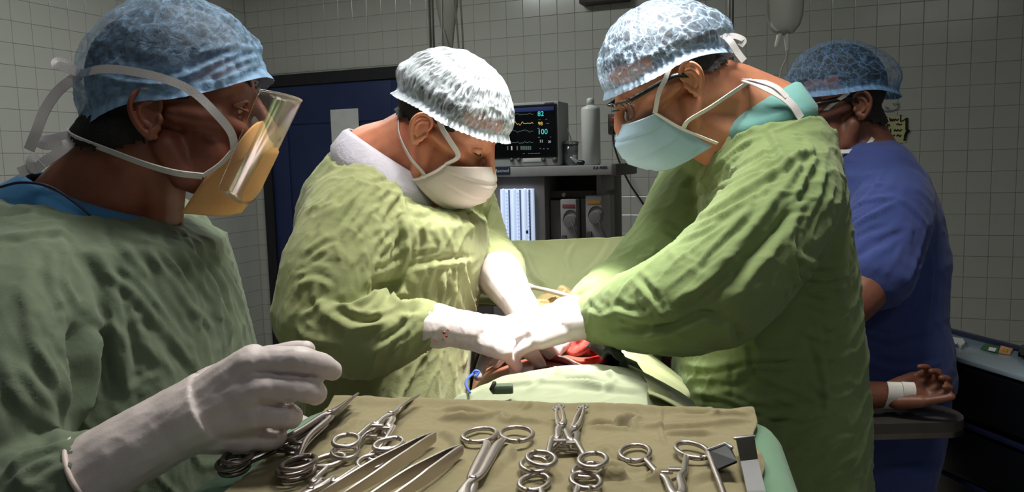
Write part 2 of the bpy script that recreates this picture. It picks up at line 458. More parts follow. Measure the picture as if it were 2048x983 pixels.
plain('machine_mid', (116, 112, 114), 0.5, var=0.03); plain('monitor_shell', (158, 160, 160), 0.45, var=0.02)
plain('screen_black', (8, 9, 14), 0.15)
plain('glow_teal', (70, 210, 210), 0.5, emit=0.55); plain('glow_yellow', (220, 200, 110), 0.5, emit=0.5); plain('glow_white', (200, 205, 210), 0.5, emit=0.4)
plain('glow_blue', (30, 44, 92), 0.5, emit=0.35); plain('glow_green', (90, 110, 100), 0.5, emit=0.3)
plain('flow_light', (206, 222, 250), 0.4, emit=0.62, var=0.02); plain('flow_line', (96, 108, 138), 0.5, emit=0.1)
plain('label_red', (122, 58, 66), 0.5); plain('label_amber', (196, 136, 40), 0.5); plain('label_navy', (28, 36, 70), 0.5)
plain('bottle_white', (196, 198, 194), 0.4, var=0.02); plain('outlet_brown', (66, 52, 46), 0.4); plain('outlet_red', (176, 60, 52), 0.4)
plain('cord_black', (16, 16, 17), 0.5); plain('ink', (26, 24, 16), 0.8); plain('ink_grey', (120, 118, 120), 0.8)
plain('cart_black', (12, 13, 17), 0.35, var=0.1); plain('cart_edge', (24, 30, 58), 0.35); plain('cart_glass', (150, 168, 182), 0.12, var=0.04, coat=0.5)
plain('board_vinyl', (62, 58, 54), 0.5, var=0.08); plain('tape_white', (226, 222, 216), 0.75, var=0.02)
plain('pole_steel', (168, 166, 162), 0.3, 0.9); plain('tissue_red', (200, 84, 76), 0.22, var=0.22, scale=40, bump=0.5, bscale=90, sss=0.2, coat=0.4)
plain('tissue_dark', (150, 40, 38), 0.2, var=0.2, coat=0.5); plain('blood', (142, 24, 20), 0.2, coat=0.4); plain('tube_blue', (76, 104, 196), 0.35)
plain('table_pad', (30, 30, 32), 0.6); plain('shoe', (40, 42, 44), 0.6); plain('trouser', (52, 66, 120), 0.9)
plain('wall_box', (48, 40, 38), 0.5); plain('card_green', (52, 92, 58), 0.5, var=0.2); plain('card_amber', (196, 150, 104), 0.5, var=0.2)
plain('plastic_tube', (206, 204, 196), 0.35)
# ------------------------------------------------------------------ the room (its axes stand 21 degrees to the camera's)
YAW = R_(21.0)
WX = Vector((math.cos(YAW), -math.sin(YAW), 0))      # along the back wall, to the right
WY = Vector((math.sin(YAW), math.cos(YAW), 0))       # into the back wall
WZ = Vector((0, 0, 1))
def wall_hit(px, py):
    """point of the back wall seen at a pixel"""
    d = ray(px, py); n = WY; return CAM + d * ((P0 - CAM).dot(n) / d.dot(n))
P0 = Vector((0.61, 4.60, 0))
CORNER = wall_hit(506, 300); CORNER.z = 0
WMAT = Matrix(((WX.x, WY.x, 0, CORNER.x), (WX.y, WY.y, 0, CORNER.y), (0, 0, 1, 0), (0, 0, 0, 1)))   # wall frame: x along the wall, y behind it
RH = 3.0
def wl(p):
    """world point -> wall frame"""
    return WMAT.inverted() @ Vector(p)
def slab(name, x0, x1, y0, y1, z0, z1, mat, Mx=WMAT):
    mb = MB(); c = Vector(((x0 + x1) / 2, (y0 + y1) / 2, (z0 + z1) / 2))
    mb.box((0, 0, 0), (x1 - x0, y1 - y0, z1 - z0)); mb.v = [tuple(Mx @ (Vector(v) + c)) for v in mb.v]
    return tag(mk(name, mb, mat, None, smooth=False), kind='structure')
floor_o = slab('floor', -0.2, 6.2, -8.0, 0.2, -0.1, 0.0, 'floor')
ceil_o = slab('ceiling', -0.2, 6.2, -8.0, 0.2, RH, RH + 0.1, 'ceiling')
DX0, DX1 = wl(wall_hit(531, 300)).x, wl(wall_hit(846, 200)).x         # door opening
DTOP = wall_hit(700, 141).z
wall_back = slab('wall_back', -0.1, 6.2, 0.006, 0.12, 0, RH, 'grout')
wall_left = slab('wall_left', -0.12, -0.006, -8.0, 0.1, 0, RH, 'grout')

# the blue double-panel door in its dark frame
door = bone('door_1', WMAT @ Vector((DX0, 0, 0)), 'dark blue panelled door in a black frame at the back wall', 'door', rot=(0, 0, -YAW)); door['kind'] = 'structure'
dw = DX1 - DX0; fw = 0.075
mb = MB(); mb.box((fw / 2, -0.01, DTOP / 2), (fw, 0.07, DTOP)); mb.box((dw - fw / 2, -0.01, DTOP / 2), (fw, 0.07, DTOP)); mb.box((dw / 2, -0.01, DTOP - fw / 2), (dw, 0.071, fw))
mk('door_frame', mb, 'door_frame', door, smooth=False, local=True)
mb = MB(); dz = DTOP - fw
mb.box((dw / 2, 0.0, dz / 2), (dw - 2 * fw, 0.035, dz))
mk('leaf', mb, 'door_blue', door, smooth=False, local=True)
st = 0.14
for nm, bx in (('stile', (fw + st / 2, dz / 2, st, dz)), ('stile', (dw - fw - st / 2, dz / 2, st, dz)), ('rail', (dw / 2, dz - 0.13, dw - 2 * fw - 2 * st, 0.26)), ('rail', (dw / 2, 0.95, dw - 2 * fw - 2 * st, 0.2)), ('rail', (dw / 2, 0.12, dw - 2 * fw - 2 * st, 0.24))):
    mb = MB(); mb.box((bx[0], -0.022, bx[1]), (bx[2], 0.014, bx[3]), bev=0.005); auto_smooth(mk(nm, mb, 'door_blue', door, local=True))
a, b = wl(wall_hit(666, 220)), wl(wall_hit(725, 300))
mb = MB(); mb.box((0, 0, 0), (b.x - a.x, 0.003, a.z - b.z))
o = mk('door_notice', mb, 'paper', None, smooth=False); o.matrix_world = WMAT @ Matrix.Translation(((a.x + b.x) / 2, -0.0315, (a.z + b.z) / 2))
tag(o, 'blank grey paper notice fixed to the blue door', 'paper notice')

# framed board at the top edge, black box beside the outlet, the marker writing on the tiles
a, b = wl(wall_hit(1166, -60)), wl(wall_hit(1262, 4))
o = bone('wall_cabinet', (0, 0, 0), 'dark brown box high on the tiled wall above the monitor', 'box', mat=WMAT @ Matrix.Translation(((a.x + b.x) / 2, 0, (a.z + b.z) / 2)))
mb = MB(); mb.box((0, -0.05, 0), (b.x - a.x, 0.1, a.z - b.z), bev=0.006); auto_smooth(mk('body', mb, 'wall_box', o, local=True))
mb = MB(); mb.box((0, -0.102, 0.01), (b.x - a.x - 0.04, 0.006, a.z - b.z - 0.05), bev=0.002); auto_smooth(mk('front_panel', mb, 'machine_dark', o, local=True))
a, b = wl(wall_hit(1258, 196)), wl(wall_hit(1318, 266))
o = bone('wall_switch_box', (0, 0, 0), 'black framed switch plate on the tiles behind the blue face mask', 'switch box', mat=WMAT @ Matrix.Translation(((a.x + b.x) / 2, 0, (a.z + b.z) / 2)))
w_, h_ = b.x - a.x, a.z - b.z
mb = MB(); mb.box((0, -0.012, 0), (w_, 0.024, h_), bev=0.004); auto_smooth(mk('frame', mb, 'black_plastic', o, local=True))
mb = MB(); mb.box((0, -0.026, 0), (w_ - 0.03, 0.006, h_ - 0.03), bev=0.002); auto_smooth(mk('plate', mb, 'outlet_brown', o, local=True))
mb = MB(); mb.lathe([(0.004, 0), (0.004, 0.004), (0.002, 0.006)], 10, Matrix.Translation((-w_ / 2 + 0.03, -0.028, -h_ / 2 + 0.03)) @ Matrix.Rotation(R_(90), 4, 'X')); mk('screw', mb, 'label_amber', o, local=True)

p = wl(wall_hit(1228.5, 247))
o = bone('power_outlet', (0, 0, 0), 'brown wall power outlet with red sockets on the tiled wall', 'outlet', mat=WMAT @ Matrix.Translation((p.x, 0, p.z)))
mb = MB(); mb.box((0, -0.005, 0), (0.072, 0.01, 0.116), bev=0.003); auto_smooth(mk('plate', mb, 'outlet_brown', o, local=True))
for z in (0.026, -0.022):
    mb = MB(); mb.lathe([(0.017, 0), (0.017, 0.004), (0.015, 0.006)], 18, Matrix.Translation((0, -0.009, z)) @ Matrix.Rotation(R_(90), 4, 'X')); so = mk('socket', mb, 'outlet_red', o, local=True)
    mb = MB()
    for x in (-0.006, 0.006): mb.box((x, -0.0155, z), (0.0025, 0.002, 0.009))
    mk('slots', mb, 'black_plastic', so, local=True)
o = bone('appliance_power_cord', (0, 0, 0), 'black power cord plugged into the brown wall outlet', 'cord', mat=WMAT @ Matrix.Translation((p.x, 0, p.z)))
mb = MB(); mb.box((0, -0.032, -0.022), (0.032, 0.034, 0.036), bev=0.006); auto_smooth(mk('plug', mb, 'cord_black', o, local=True))
pts = [Vector((0, -0.045, -0.03))]
for x, y, dd in ((1233, 290, .06), (1245, 325, .07), (1262, 362, .07), (1283, 395, .06), (1300, 420, .06), (1316, 446, .05), (1332, 480, .05), (1345, 560, .05), (1352, 700, .05)):
    q = wl(wall_hit(x, y)); pts.append(Vector((q.x - p.x, -dd, q.z - p.z)))
mb = MB(); mb.tube(smooth_path(pts, 5), 0.0055, 8); mk('cable', mb, 'cord_black', o, local=True)

# handwriting on the wall at the right, with the torn old notice it stands on
def scribble(mb, lines, frame, w=0.004, d=-0.004):
    for ln in lines:
        P = [wl(wall_hit(x, y)) for x, y in ln]
        for i in range(len(P) - 1):
            u, v = P[i], P[i + 1]; t = (v - u); L = math.hypot(t.x, t.z); an = math.atan2(t.z, t.x)
            c = (u + v) / 2
            mb.box((c.x, d, c.z), (L + w * 0.8, 0.0015, w), M=Matrix.Rotation(-an, 3, 'Y')) if False else mb.add(
                [WMAT @ (Vector((c.x, d + q * 0.0012, c.z)) + Vector((math.cos(an) * a_ * (L / 2 + w * .3) - math.sin(an) * b_ * w / 2, 0, math.sin(an) * a_ * (L / 2 + w * .3) + math.cos(an) * b_ * w / 2))) for q in (0, 1) for a_, b_ in ((-1, -1), (1, -1), (1, 1), (-1, 1))],
                [(0, 1, 2, 3), (7, 6, 5, 4), (0, 4, 5, 1), (1, 5, 6, 2), (2, 6, 7, 3), (3, 7, 4, 0)])
note = bone('wall_notice', WMAT @ Vector((wl(wall_hit(1785, 260)).x, -0.001, wall_hit(1785, 260).z)), 'yellowed handwritten notice on the tiles beside the blue scrubs man', 'notice')
mb = MB(); P = [wl(wall_hit(x, y)) for x, y in ((1748, 236), (1782, 230), (1814, 234), (1816, 262), (1812, 284), (1786, 288), (1748, 270))]
mb.add([WMAT @ Vector((q.x, -0.002, q.z)) for q in P] + [WMAT @ Vector((q.x, -0.0005, q.z)) for q in P], [tuple(range(7)), tuple(range(13, 6, -1))] + [(i, (i + 1) % 7, (i + 1) % 7 + 7, i + 7) for i in range(7)])
mk('sheet', mb, 'paper_old', note, smooth=False)
mb = MB()
hand = [[(1779, 236), (1781, 242), (1783, 238), (1785, 242), (1787, 238), (1789, 241), (1791, 238), (1794, 241), (1797, 238)],
        [(1801, 230), (1801, 243), (1806, 241), (1812, 237)], [(1775, 256), (1775, 249), (1778, 249), (1779, 252)], [(1793, 249), (1796, 247), (1799, 250), (1803, 248)],
        [(1776, 259), (1777, 263), (1781, 264), (1781, 258)], [(1788, 262), (1790, 259), (1793, 262), (1796, 259), (1799, 262), (1803, 259)],
        [(1782, 271), (1785, 272), (1789, 270)], [(1793, 272), (1796, 269), (1799, 273), (1802, 270)], [(1771, 233), (1774, 235)]]
scribble(mb, hand, None, 0.0055)
mk('handwriting', mb, 'ink', note, smooth=False)
mb = MB(); scribble(mb, [[(1813, 237), (1813, 258), (1817, 262), (1812, 268), (1809, 280)], [(1814, 262), (1810, 272)]], None, 0.012); mk('torn_tape', mb, 'ink', note, smooth=False)
mb = MB(); scribble(mb, [[(1764, 220), (1772, 223), (1784, 222), (1793, 218), (1798, 211)], [(1770, 214), (1776, 216), (1773, 217)], [(1786, 207), (1788, 210)], [(1791, 207), (1794, 209), (1797, 206)], ], None, 0.005); mk('faded_scrawl', mb, 'ink_grey', note, smooth=False)
for k_, ln in enumerate(([(1752, 236), (1754, 244), (1760, 246), (1767, 241), (1768, 234)], [(1763, 252), (1769, 243)])):
    mb = MB(); scribble(mb, [ln], None, 0.005); mk('faded_scrawl', mb, 'ink_grey', note, smooth=False)
# ------------------------------------------------------------------ people
def prow(L, R, Y, hy, dz=0.0, n=32, e=2.3):
    """a cross-section ring through two outline points at depth Y, hy deep, its near side lower by dz"""
    A, B = at(L[0], L[1], Y), at(R[0], R[1], Y); c = (A + B) / 2; u = (B - A) / 2; v = Vector((0, hy, dz))
    out = []
    for k in range(n):
        t = 2 * math.pi * k / n; cs, sn = math.cos(t), math.sin(t)
        out.append(c + u * (math.copysign(abs(cs) ** (2 / e), cs)) + v * (math.copysign(abs(sn) ** (2 / e), sn)))
    return out
def scaled(ring, k):
    c = sum(ring, Vector()) / len(ring); return [c + (p - c) * k for p in ring]
def down(ring, z, k=1.0):
    c = sum(ring, Vector()) / len(ring); return [Vector((c.x + (p.x - c.x) * k, c.y + (p.y - c.y) * k, z)) for p in ring]

def headM(ear_px, Y, yaw, pitch, roll=0, scale=1.0):
    """head frame: x to the face, y to the left ear, z up; origin between the ear canals. ear_px: the near ear canal"""
    Rm = Matrix.Rotation(R_(yaw), 4, 'Z') @ Matrix.Rotation(R_(pitch), 4, 'Y') @ Matrix.Rotation(R_(roll), 4, 'X') @ Matrix.Scale(scale, 4)
    side = Rm.to_3x3() @ Vector((0, 0.072, 0))
    p = at(ear_px[0], ear_px[1], Y)
    c = p - side if side.y < 0 else p + side
    return Matrix.Translation(c) @ Rm

def head_prims(mb, H):
    R3 = H.to_3x3()
    E = lambda c, r: mb.ell(H @ Vector(c), r, R3, 20, 14)
    def C(pts, rad): mb.tube([H @ Vector(p) for p in pts], [r * R3.to_scale().x for r in rad], 12)
    E((-0.006, 0, 0.046), (0.098, 0.075, 0.086))
    E((0.028, 0, 0.03), (0.066, 0.066, 0.074))
    E((0.040, 0, -0.025), (0.050, 0.058, 0.075))
    E((0.074, 0, -0.088), (0.021, 0.028, 0.020))
    for s in (-1, 1):
        C([(0.000, 0.056 * s, -0.035), (0.018, 0.052 * s, -0.072), (0.066, 0.020 * s, -0.092)], (0.018, 0.019, 0.018))
        C([(0.010, 0.066 * s, 0.002), (0.058, 0.050 * s, -0.002), (0.078, 0.030 * s, -0.014)], (0.010, 0.016, 0.014))
        C([(0.083, 0.010 * s, 0.036), (0.081, 0.030 * s, 0.041), (0.062, 0.052 * s, 0.036)], (0.010, 0.011, 0.010))
        E((0.075, 0.031 * s, 0.019), (0.0135, 0.016, 0.0125))
        C([(0.098, 0.012 * s, -0.024), (0.108, 0.010 * s, -0.024)], (0.010, 0.009))
        E((0.045, 0.044 * s, -0.045), (0.026, 0.018, 0.030))
    C([(0.090, 0, 0.030), (0.104, 0, 0.006), (0.116, 0, -0.018)], (0.008, 0.009, 0.012))
    C([(0.088, -0.02, -0.058), (0.094, 0, -0.057), (0.088, 0.02, -0.058)], (0.008, 0.010, 0.008))

def ear_mesh(H, side):
    """outer ear: helix rim, antihelix, hollow, lobe. side = +1 left, -1 right"""
    mb = MB(); Rt = Matrix.Rotation(R_(-16 * side), 3, 'Z')
    def Q(u, v, w): return H @ (Vector((-0.006, 0.0715 * side, 0.0)) + Rt @ Vector((u - 0.006, (w + 0.004) * side, v - .002)) * .86)
    k = H.to_scale().x
    def C(pts, rad, n=10): mb.tube(smooth_path([Q(*p) for p in pts], 4), [r * k for r in np.interp(np.linspace(0, 1, 4 * (len(pts) - 1) + 1), np.linspace(0, 1, len(rad)), rad)], n)
    k *= .86
    C([(0.006, 0.000, 0.001), (0.012, 0.012, 0.003), (0.009, 0.026, 0.007), (-0.004, 0.034, 0.011), (-0.018, 0.029, 0.014), (-0.025, 0.013, 0.015), (-0.021, -0.006, 0.013), (-0.012, -0.020, 0.009), (-0.002, -0.029, 0.005)], (0.0035, 0.004, 0.004, 0.0038, 0.0042, 0.0055))
    C([(0.000, 0.021, 0.007), (-0.010, 0.017, 0.009), (-0.015, 0.006, 0.010), (-0.012, -0.006, 0.009), (-0.004, -0.013, 0.007)], (0.003, 0.0038, 0.004, 0.0038, 0.0035))
    C([(0.010, 0.002, 0.002), (0.011, -0.005, 0.004), (0.008, -0.011, 0.003)], (0.004, 0.0055, 0.004))
    C([(0.006, -0.016, 0.002), (-0.001, -0.024, 0.004), (0.004, -0.028, 0.002)], (0.007, 0.0075, 0.005))
    M3 = H.to_3x3() @ Rt
    mb.ell(Q(-0.006, 0.006, 0.003), (0.0165, 0.004, 0.024), M3, 16, 10)
    mb.ell(Q(-0.004, 0.004, -0.006), (0.013, 0.009, 0.019), M3, 14, 10)
    return vox(mb, 0.0014 * k, 5)

def hair_from(V, Q, H, line, up=0.004):
    """short hair: the scalp part of the head lifted off the skin"""
    Hi = np.array(H.inverted()); L = V @ Hi[:3, :3].T + Hi[:3, 3]
    jag = pn(V * 90.0) * 0.004
    keep = line(L[:, 0], L[:, 1], L[:, 2] + jag) & (np.linalg.norm(L - np.array([0, 0, .03]), axis=1) < 0.135)
    fq = keep[Q].all(1); q = Q[fq]
    if not len(q): return None
    N = normals(V, Q); us, inv = np.unique(q.ravel(), return_inverse=True)
    P = V[us] + N[us] * (up + 0.0015 * pn(V[us] * 260))[:, None]
    return P, inv.reshape(-1, 4)

def cap_mesh(H, rim, axis=(0, 0, 1), size=(0.112, 0.089, 0.108), center=(-0.004, 0, 0.040), puff=None, gather=70, amp=0.0022, seed=0, ruffle=0.006, nu=200, nv=64, bandw=0.10, bandop=0.5, lines=(), folds=()):
    """bouffant cap: domed sheet gathered to an elastic rim. rim(th) -> (x,y,z) in head space"""
    C = Vector(center); V = []; UV = []; band = []
    rs = np.random.RandomState(seed); ph = rs.uniform(0, 6.28, 8)
    for j in range(nv + 1):
        s = j / nv * 1.0
        for i in range(nu):
            th = 2 * math.pi * i / nu
            rp = Vector(rim(th)); rd = (rp - C); rl = rd.length; rdn = rd.normalized()
            up_ = Vector(axis).normalized()
            ang = up_.angle(rdn); ss = min(s / 0.95, 1.0); a = ang * ss
            o = (rdn - up_ * up_.dot(rdn)).normalized()
            d = up_ * math.cos(a) + o * math.sin(a)
            r = 1 / math.sqrt((d.x / size[0]) ** 2 + (d.y / size[1]) ** 2 + (d.z / size[2]) ** 2)
            if puff: r += puff(th, ss, d)
            k = max(0.0, (ss - 0.80) / 0.20); k = k * k * (3 - 2 * k)
            r = r * (1 - k) + rl * k
            if s > 0.95: r = rl + ruffle * (s - 0.95) / 0.05; d = (d + (-up_) * 0.10 * (s - 0.95) / 0.05).normalized()
            V.append(C + d * r); UV.append((i / nu * 6.28, s * 2.0))
            b = max(0.0, 1 - abs(ss - 1.0) / bandw) * bandop + (0.3 if s > 0.95 else 0)
            for (l0, lw, lo) in lines: b += lo * math.exp(-((ss - l0) / lw) ** 2)
            band.append(b)
    V = np.array([tuple(v) for v in V]); TH = np.tile(np.arange(nu) / nu * 2 * np.pi, nv + 1); S = np.repeat(np.arange(nv + 1) / nv, nu)
    D = V - np.array(C); D /= np.linalg.norm(D, axis=1)[:, None]
    g = np.sin(TH * gather + 2.5 * pn(np.stack([TH * 3, S * 4, S * 0], 1)) + ph[0])
    f = np.clip((S - 0.45) / 0.5, 0, 1) ** 1.5
    disp = amp * g * f + 0.0035 * pn(V * 42 + seed) + 0.0022 * ridge(V, 60, off=seed, sharp=2) * (0.4 + 0.6 * S)
    V = V + D * disp[:, None]
    Hm = np.array(H); V = V @ Hm[:3, :3].T + Hm[:3, 3]
    Q = []
    for j in range(nv):
        for i in range(nu):
            k = (i + 1) % nu; Q.append((j * nu + i, (j + 1) * nu + i, (j + 1) * nu + k, j * nu + k))
    Q = np.array(Q)
    if folds:
        Df, Nf = strokes(V, Q, folds); V = V + Nf * (Df * np.sign((Nf * (V - V.mean(0))).sum(1)))[:, None]
    me = np_mesh('cap', V, Q)
    uv = me.uv_layers.new(name='UVMap'); UV = np.array(UV)
    LU = UV[Q.ravel()].copy().reshape(-1, 4, 2)
    wrap = (LU[:, :, 0].max(1) - LU[:, :, 0].min(1)) > 3
    LU[wrap, :, 0] = np.where(LU[wrap, :, 0] < 3, LU[wrap, :, 0] + 6.28, LU[wrap, :, 0])
    uv.data.foreach_set('uv', LU.astype(np.float32).ravel())
    at_ = me.attributes.new('band', 'FLOAT', 'POINT'); at_.data.foreach_set('value', np.array(band, np.float32))
    return me

def mask_mesh(H, prof, edge, pl=0.003, n=3, nu=44, nv=34, seed=0):
    """pleated face mask: prof(v) -> (x,z) on the middle line, edge(v) -> (x,y,z) along its side"""
    mb = MB(); rs = random.Random(seed)
    def fn(u, v):
        U = (u * 2 - 1); fx, fz = prof(v); ex, ey, ez = edge(v)
        c = math.cos(U * math.pi / 2) ** 0.75 if abs(U) < 1 else 0.0
        x = ex + (fx - ex) * c; y = ey * math.copysign(abs(math.sin(U * math.pi / 2)) ** 0.9, U); z = ez + (fz - ez) * (1 - abs(U) ** 2.2)
        saw = ((v * n + 0.35) % 1.0); k = pl * (saw - 0.5) * (1 - abs(U) ** 6) * (1 if 0.08 < v < 0.95 else 0.2)
        k += 0.0015 * math.sin(U * 7 + v * 5 + seed) * (1 - abs(U))
        d = Vector((x - 0.02, y, (z + 0.05) * 0.4)).normalized()
        return H @ (Vector((x, y, z)) + d * k)
    mb.grid(fn, nu, nv); return mb

def hand_pts(Wm, side=1, curl=(0.5, 0.55, 0.6, 0.65), thumb=(0.6, 0.7, -0.35), tb=0.5, spread=0.1, k=1.0):
    """finger joint chains in world space. Wm: wrist frame, x along the hand, y to the thumb, z to the back of the hand"""
    fing = []
    Ls = ((0.044, 0.026, 0.021), (0.048, 0.030, 0.022), (0.044, 0.027, 0.021), (0.034, 0.021, 0.018))
    base = ((0.088, 0.028, 0.0), (0.092, 0.009, 0.003), (0.087, -0.010, 0.001), (0.079, -0.028, -0.004))
    for f in range(4):
        p = Vector(base[f]) * k; a = 0.0; sp = spread * (1.5 - f) * 0.7; pts = [p]
        for s in range(3):
            a += curl[f] * (0.8, 1.0, 0.7)[s]
            d = Vector((math.cos(a) * math.cos(sp), math.sin(sp), -math.sin(a)))
            p = p + d * Ls[f][s] * k; pts.append(p)
        fing.append(pts)
    d = Vector(thumb).normalized(); p = Vector((0.022, 0.026, -0.008)) * k; th = [p]
    for s, L in enumerate((0.046, 0.034, 0.026)):
        dd = (d + Vector((0.5, -0.6, 0)) * (tb * s * 0.5)).normalized(); p = p + dd * L * k; th.append(p)
    fing.append(th)
    return [[Wm @ Vector((q.x, q.y * side, q.z)) for q in ch] for ch in fing]
def wristM(w, fwd, back, side=1):
    x = Vector(fwd).normalized(); z = Vector(back); z = (z - x * x.dot(z)).normalized(); y = z.cross(x)
    return Matrix(((x.x, y.x, z.x, w[0]), (x.y, y.y, z.y, w[1]), (x.z, y.z, z.z, w[2]), (0, 0, 0, 1)))
def hand_prims(mb, ch, wrist, rf=(0.0098, 0.0100, 0.0096, 0.0086, 0.0112), fat=1.0, rw=0.026):
    for f in range(5):
        r = rf[f] * fat; mb.tube(smooth_path(ch[f], 3), list(np.interp(np.linspace(0, 1, 10), [0, .33, .66, 1], [r * 1.12, r * 1.04, r * 0.95, r * 0.80])), 12)
    w = Vector(wrist); mc = [c[0] for c in ch[:4]]
    for f in range(4):
        mb.tube([w.lerp(mc[f], 0.12), w.lerp(mc[f], 0.6), mc[f]], [rw * 0.72 * fat, 0.0175 * fat, 0.0130 * fat], 12)
    for f in range(3):
        for t in (0.55, 0.8, 0.97):
            mb.tube([w.lerp(mc[f], t), w.lerp(mc[f + 1], t)], 0.0135 * fat, 10)
    mb.tube([w.lerp(ch[4][0], 0.3), ch[4][0], ch[4][1]], [0.02 * fat, 0.0175 * fat, 0.0135 * fat], 12)
    mb.tube([w.lerp(mc[0], 0.35), w.lerp(ch[4][1], 0.75), ch[4][0].lerp(mc[0], .4)], [0.017 * fat, 0.013 * fat, 0.013 * fat], 10)

def person(name, base, label):
    return bone(name, base, label, 'person')
def put_np(name, V, Q, mat, parent, **k): return put(name, np_mesh(name, V, Q), mat, parent, **k)
def feet(mb, c, yaw, w=0.1):
    d = Vector((math.cos(yaw), math.sin(yaw), 0)); s = Vector((-d.y, d.x, 0)); out = []
    for q in (-1, 1):
        b = Vector((c.x, c.y, 0)) + s * w * q
        mb.tube([b + Vector((0, 0, 0.85)), b + Vector((0, 0, 0.48)), b + Vector((0, 0, 0.1))], [0.075, 0.055, 0.042], 12)
        mb.tube([b + Vector((0, 0, 0.05)) - d * 0.03, b + Vector((0, 0, 0.04)) + d * 0.12], [0.04, 0.034], 12)
        out.append(b)
    return out
def shoes(parent, pts, yaw):
    d = Vector((math.cos(yaw), math.sin(yaw), 0))
    for b in pts:
        mb = MB(); mb.tube([b + Vector((0, 0, 0.052)) - d * 0.045, b + Vector((0, 0, 0.05)) + d * 0.06, b + Vector((0, 0, 0.047)) + d * 0.15], [(0.05, 0.045), (0.046, 0.046), (0.036, 0.042)], 16)
        V, Q = vox(mb, 0.008, 2); V[:, 2] = np.maximum(V[:, 2], 0.0); put_np('shoe', V, Q, 'shoe', parent)

def rimfn(front, side, back, fx=0.098, bx=-0.10, sy=0.080, ty=0.0):
    """rim of a cap: heights at the forehead, over the ears and at the nape"""
    def f(th):
        c, s = math.cos(th), math.sin(th)
        x = fx * c if c > 0 else -bx * c
        z = side + (front - side) * max(c, 0) ** 1.6 + (back - side) * max(-c, 0) ** 1.6
        return (x, sy * s, z)
    return f
def cv(crop, sc):
    """fold lines read off an enlarged crop -> photo pixels"""
    def f(pts): return [(crop[0] + x / sc, crop[1] + y / sc) for x, y in pts]
    return f
def more(lst, n=3, seed=1):
    """smaller folds running beside the main ones"""
    rs = random.Random(seed); out = [(p, A * 1.0, max(5.6, w * .62)) for p, A, w in lst]
    for p, A, w in lst:
        if A < -8: continue
        P = smooth_path([Vector((x, y, 0)) for x, y in p], 6)
        for k in range(n):
            a = rs.uniform(0, .55); b_ = a + rs.uniform(.3, .6); i0, i1 = int(a * (len(P) - 1)), min(len(P) - 1, int(b_ * (len(P) - 1)))
            if i1 - i0 < 3: continue
            t = (P[i1] - P[i0]).normalized(); nrm = Vector((-t.y, t.x, 0)) * rs.choice((-1, 1)) * rs.uniform(9, 30); sl = rs.uniform(-.3, .3)
            S = [P[i] + nrm * (1 + sl * (i - i0) / (i1 - i0)) for i in range(i0, i1 + 1, 2)]
            if len(S) > 1: out.append(([(q.x, q.y) for q in S], A * rs.uniform(.3, .65), max(4.8, w * rs.uniform(.3, .5))))
    return out
def dress(name, mb, voxel, lst, mat, parent, crumple, smooth=6, hem=None, n=3):
    V, Q = vox(mb, voxel, smooth)
    D, N = strokes(V, Q, more(lst, n, len(lst)))
    for (A, sc, d, st, sh, off) in crumple:
        r = ridge(V, sc, d, st, off, sh); D += A / 1000 * (r - 0.35)
    V = V + N * D[:, None]
    return put_np(name, V, Q, mat, parent)
def limb(g, b, pts, rad, sub=4, n=20, thin=.55, ext=None):
    """sleeve and the arm inside it along one path"""
    P = smooth_path(pts, sub); r = list(np.interp(np.linspace(0, 1, len(P)), np.linspace(0, 1, len(rad)), rad))
    g.tube(P, r, n)
    b.tube(P + ([ext] if ext is not None else []), [x * thin for x in r] + ([.020] if ext is not None else []), 12)

# =============================================================== person 1: scrub assistant with face shield, at the left
H1 = headM((322, 230), 0.908, 5, 3, 0, .965)
p1 = person('person', at(190, 470, 1.0) * 1, 'scrub assistant in dark green gown wearing a clear face shield, at the left'); p1.location.z = 0
neck = [at(285, 270, .97), at(235, 350, .975), at(190, 440, 1.0)]
g = MB()
rg = [prow((-15, 388), (345, 438), 1.0, .125, -.006), prow((-40, 415), (385, 456), 1.0, .155, .0), prow((-30, 455), (425, 480), 1.0, .185), prow((-75, 540), (448, 560), 1.0, .205), prow((-90, 640), (466, 640), 1.0, .21), prow((-95, 740), (484, 720), 1.0, .215), prow((-100, 860), (500, 850), 1.0, .22)]
rg += [down(rg[-1], 0.85), down(rg[-1], 0.32, 1.05)]
b1 = MB(); b1.loft([scaled(r, .84) for r in rg[1:-1]]); head_prims(b1, H1); b1.tube(neck, [.060, .064, .085], 18)
b1.tube([at(300, 330, .97), at(300, 400, .985), at(270, 470, 1.0)], [.045, .042, .06], 14)
g.loft(rg)
sh, el, wr = at(62, 520, .82), at(-95, 1010, .72), at(180, 935, .70)
limb(g, b1, [at(100, 560, .92), at(58, 600, .84), at(-10, 800, .75), el], [.085, .084, .080, .078])
limb(g, b1, [el, at(40, 1000, .70), at(165, 948, .70), at(225, 918, .70)], [.078, .068, .052, .035, .028], ext=at(300, 870, .715))
limb(g, b1, [at(315, 490, 1.16), at(310, 760, 1.17), at(430, 840, 1.13)], [.085, .082, .07, .045])
sp = feet(b1, at(190, 470, 1.0), 0.1)
V, Q = vox(b1, .0042, 4)
eV, eQ = ear_mesh(H1, -1)
hr = hair_from(V, Q, H1, lambda x, y, z: ((x < -0.004) & (z > -0.045 + np.clip(x + .06, 0, 1) * .35)) | ((x >= -0.004) & (x < 0.034) & (z > 0.020)) | (z > 0.075), .009)
put_np('body', np.vstack([V, eV]), np.vstack([Q, eQ + len(V)]), 'skin_deep', p1)
put_np('hair', hr[0], hr[1], 'hair', p1)
c = cv((0, 380), 1.631)
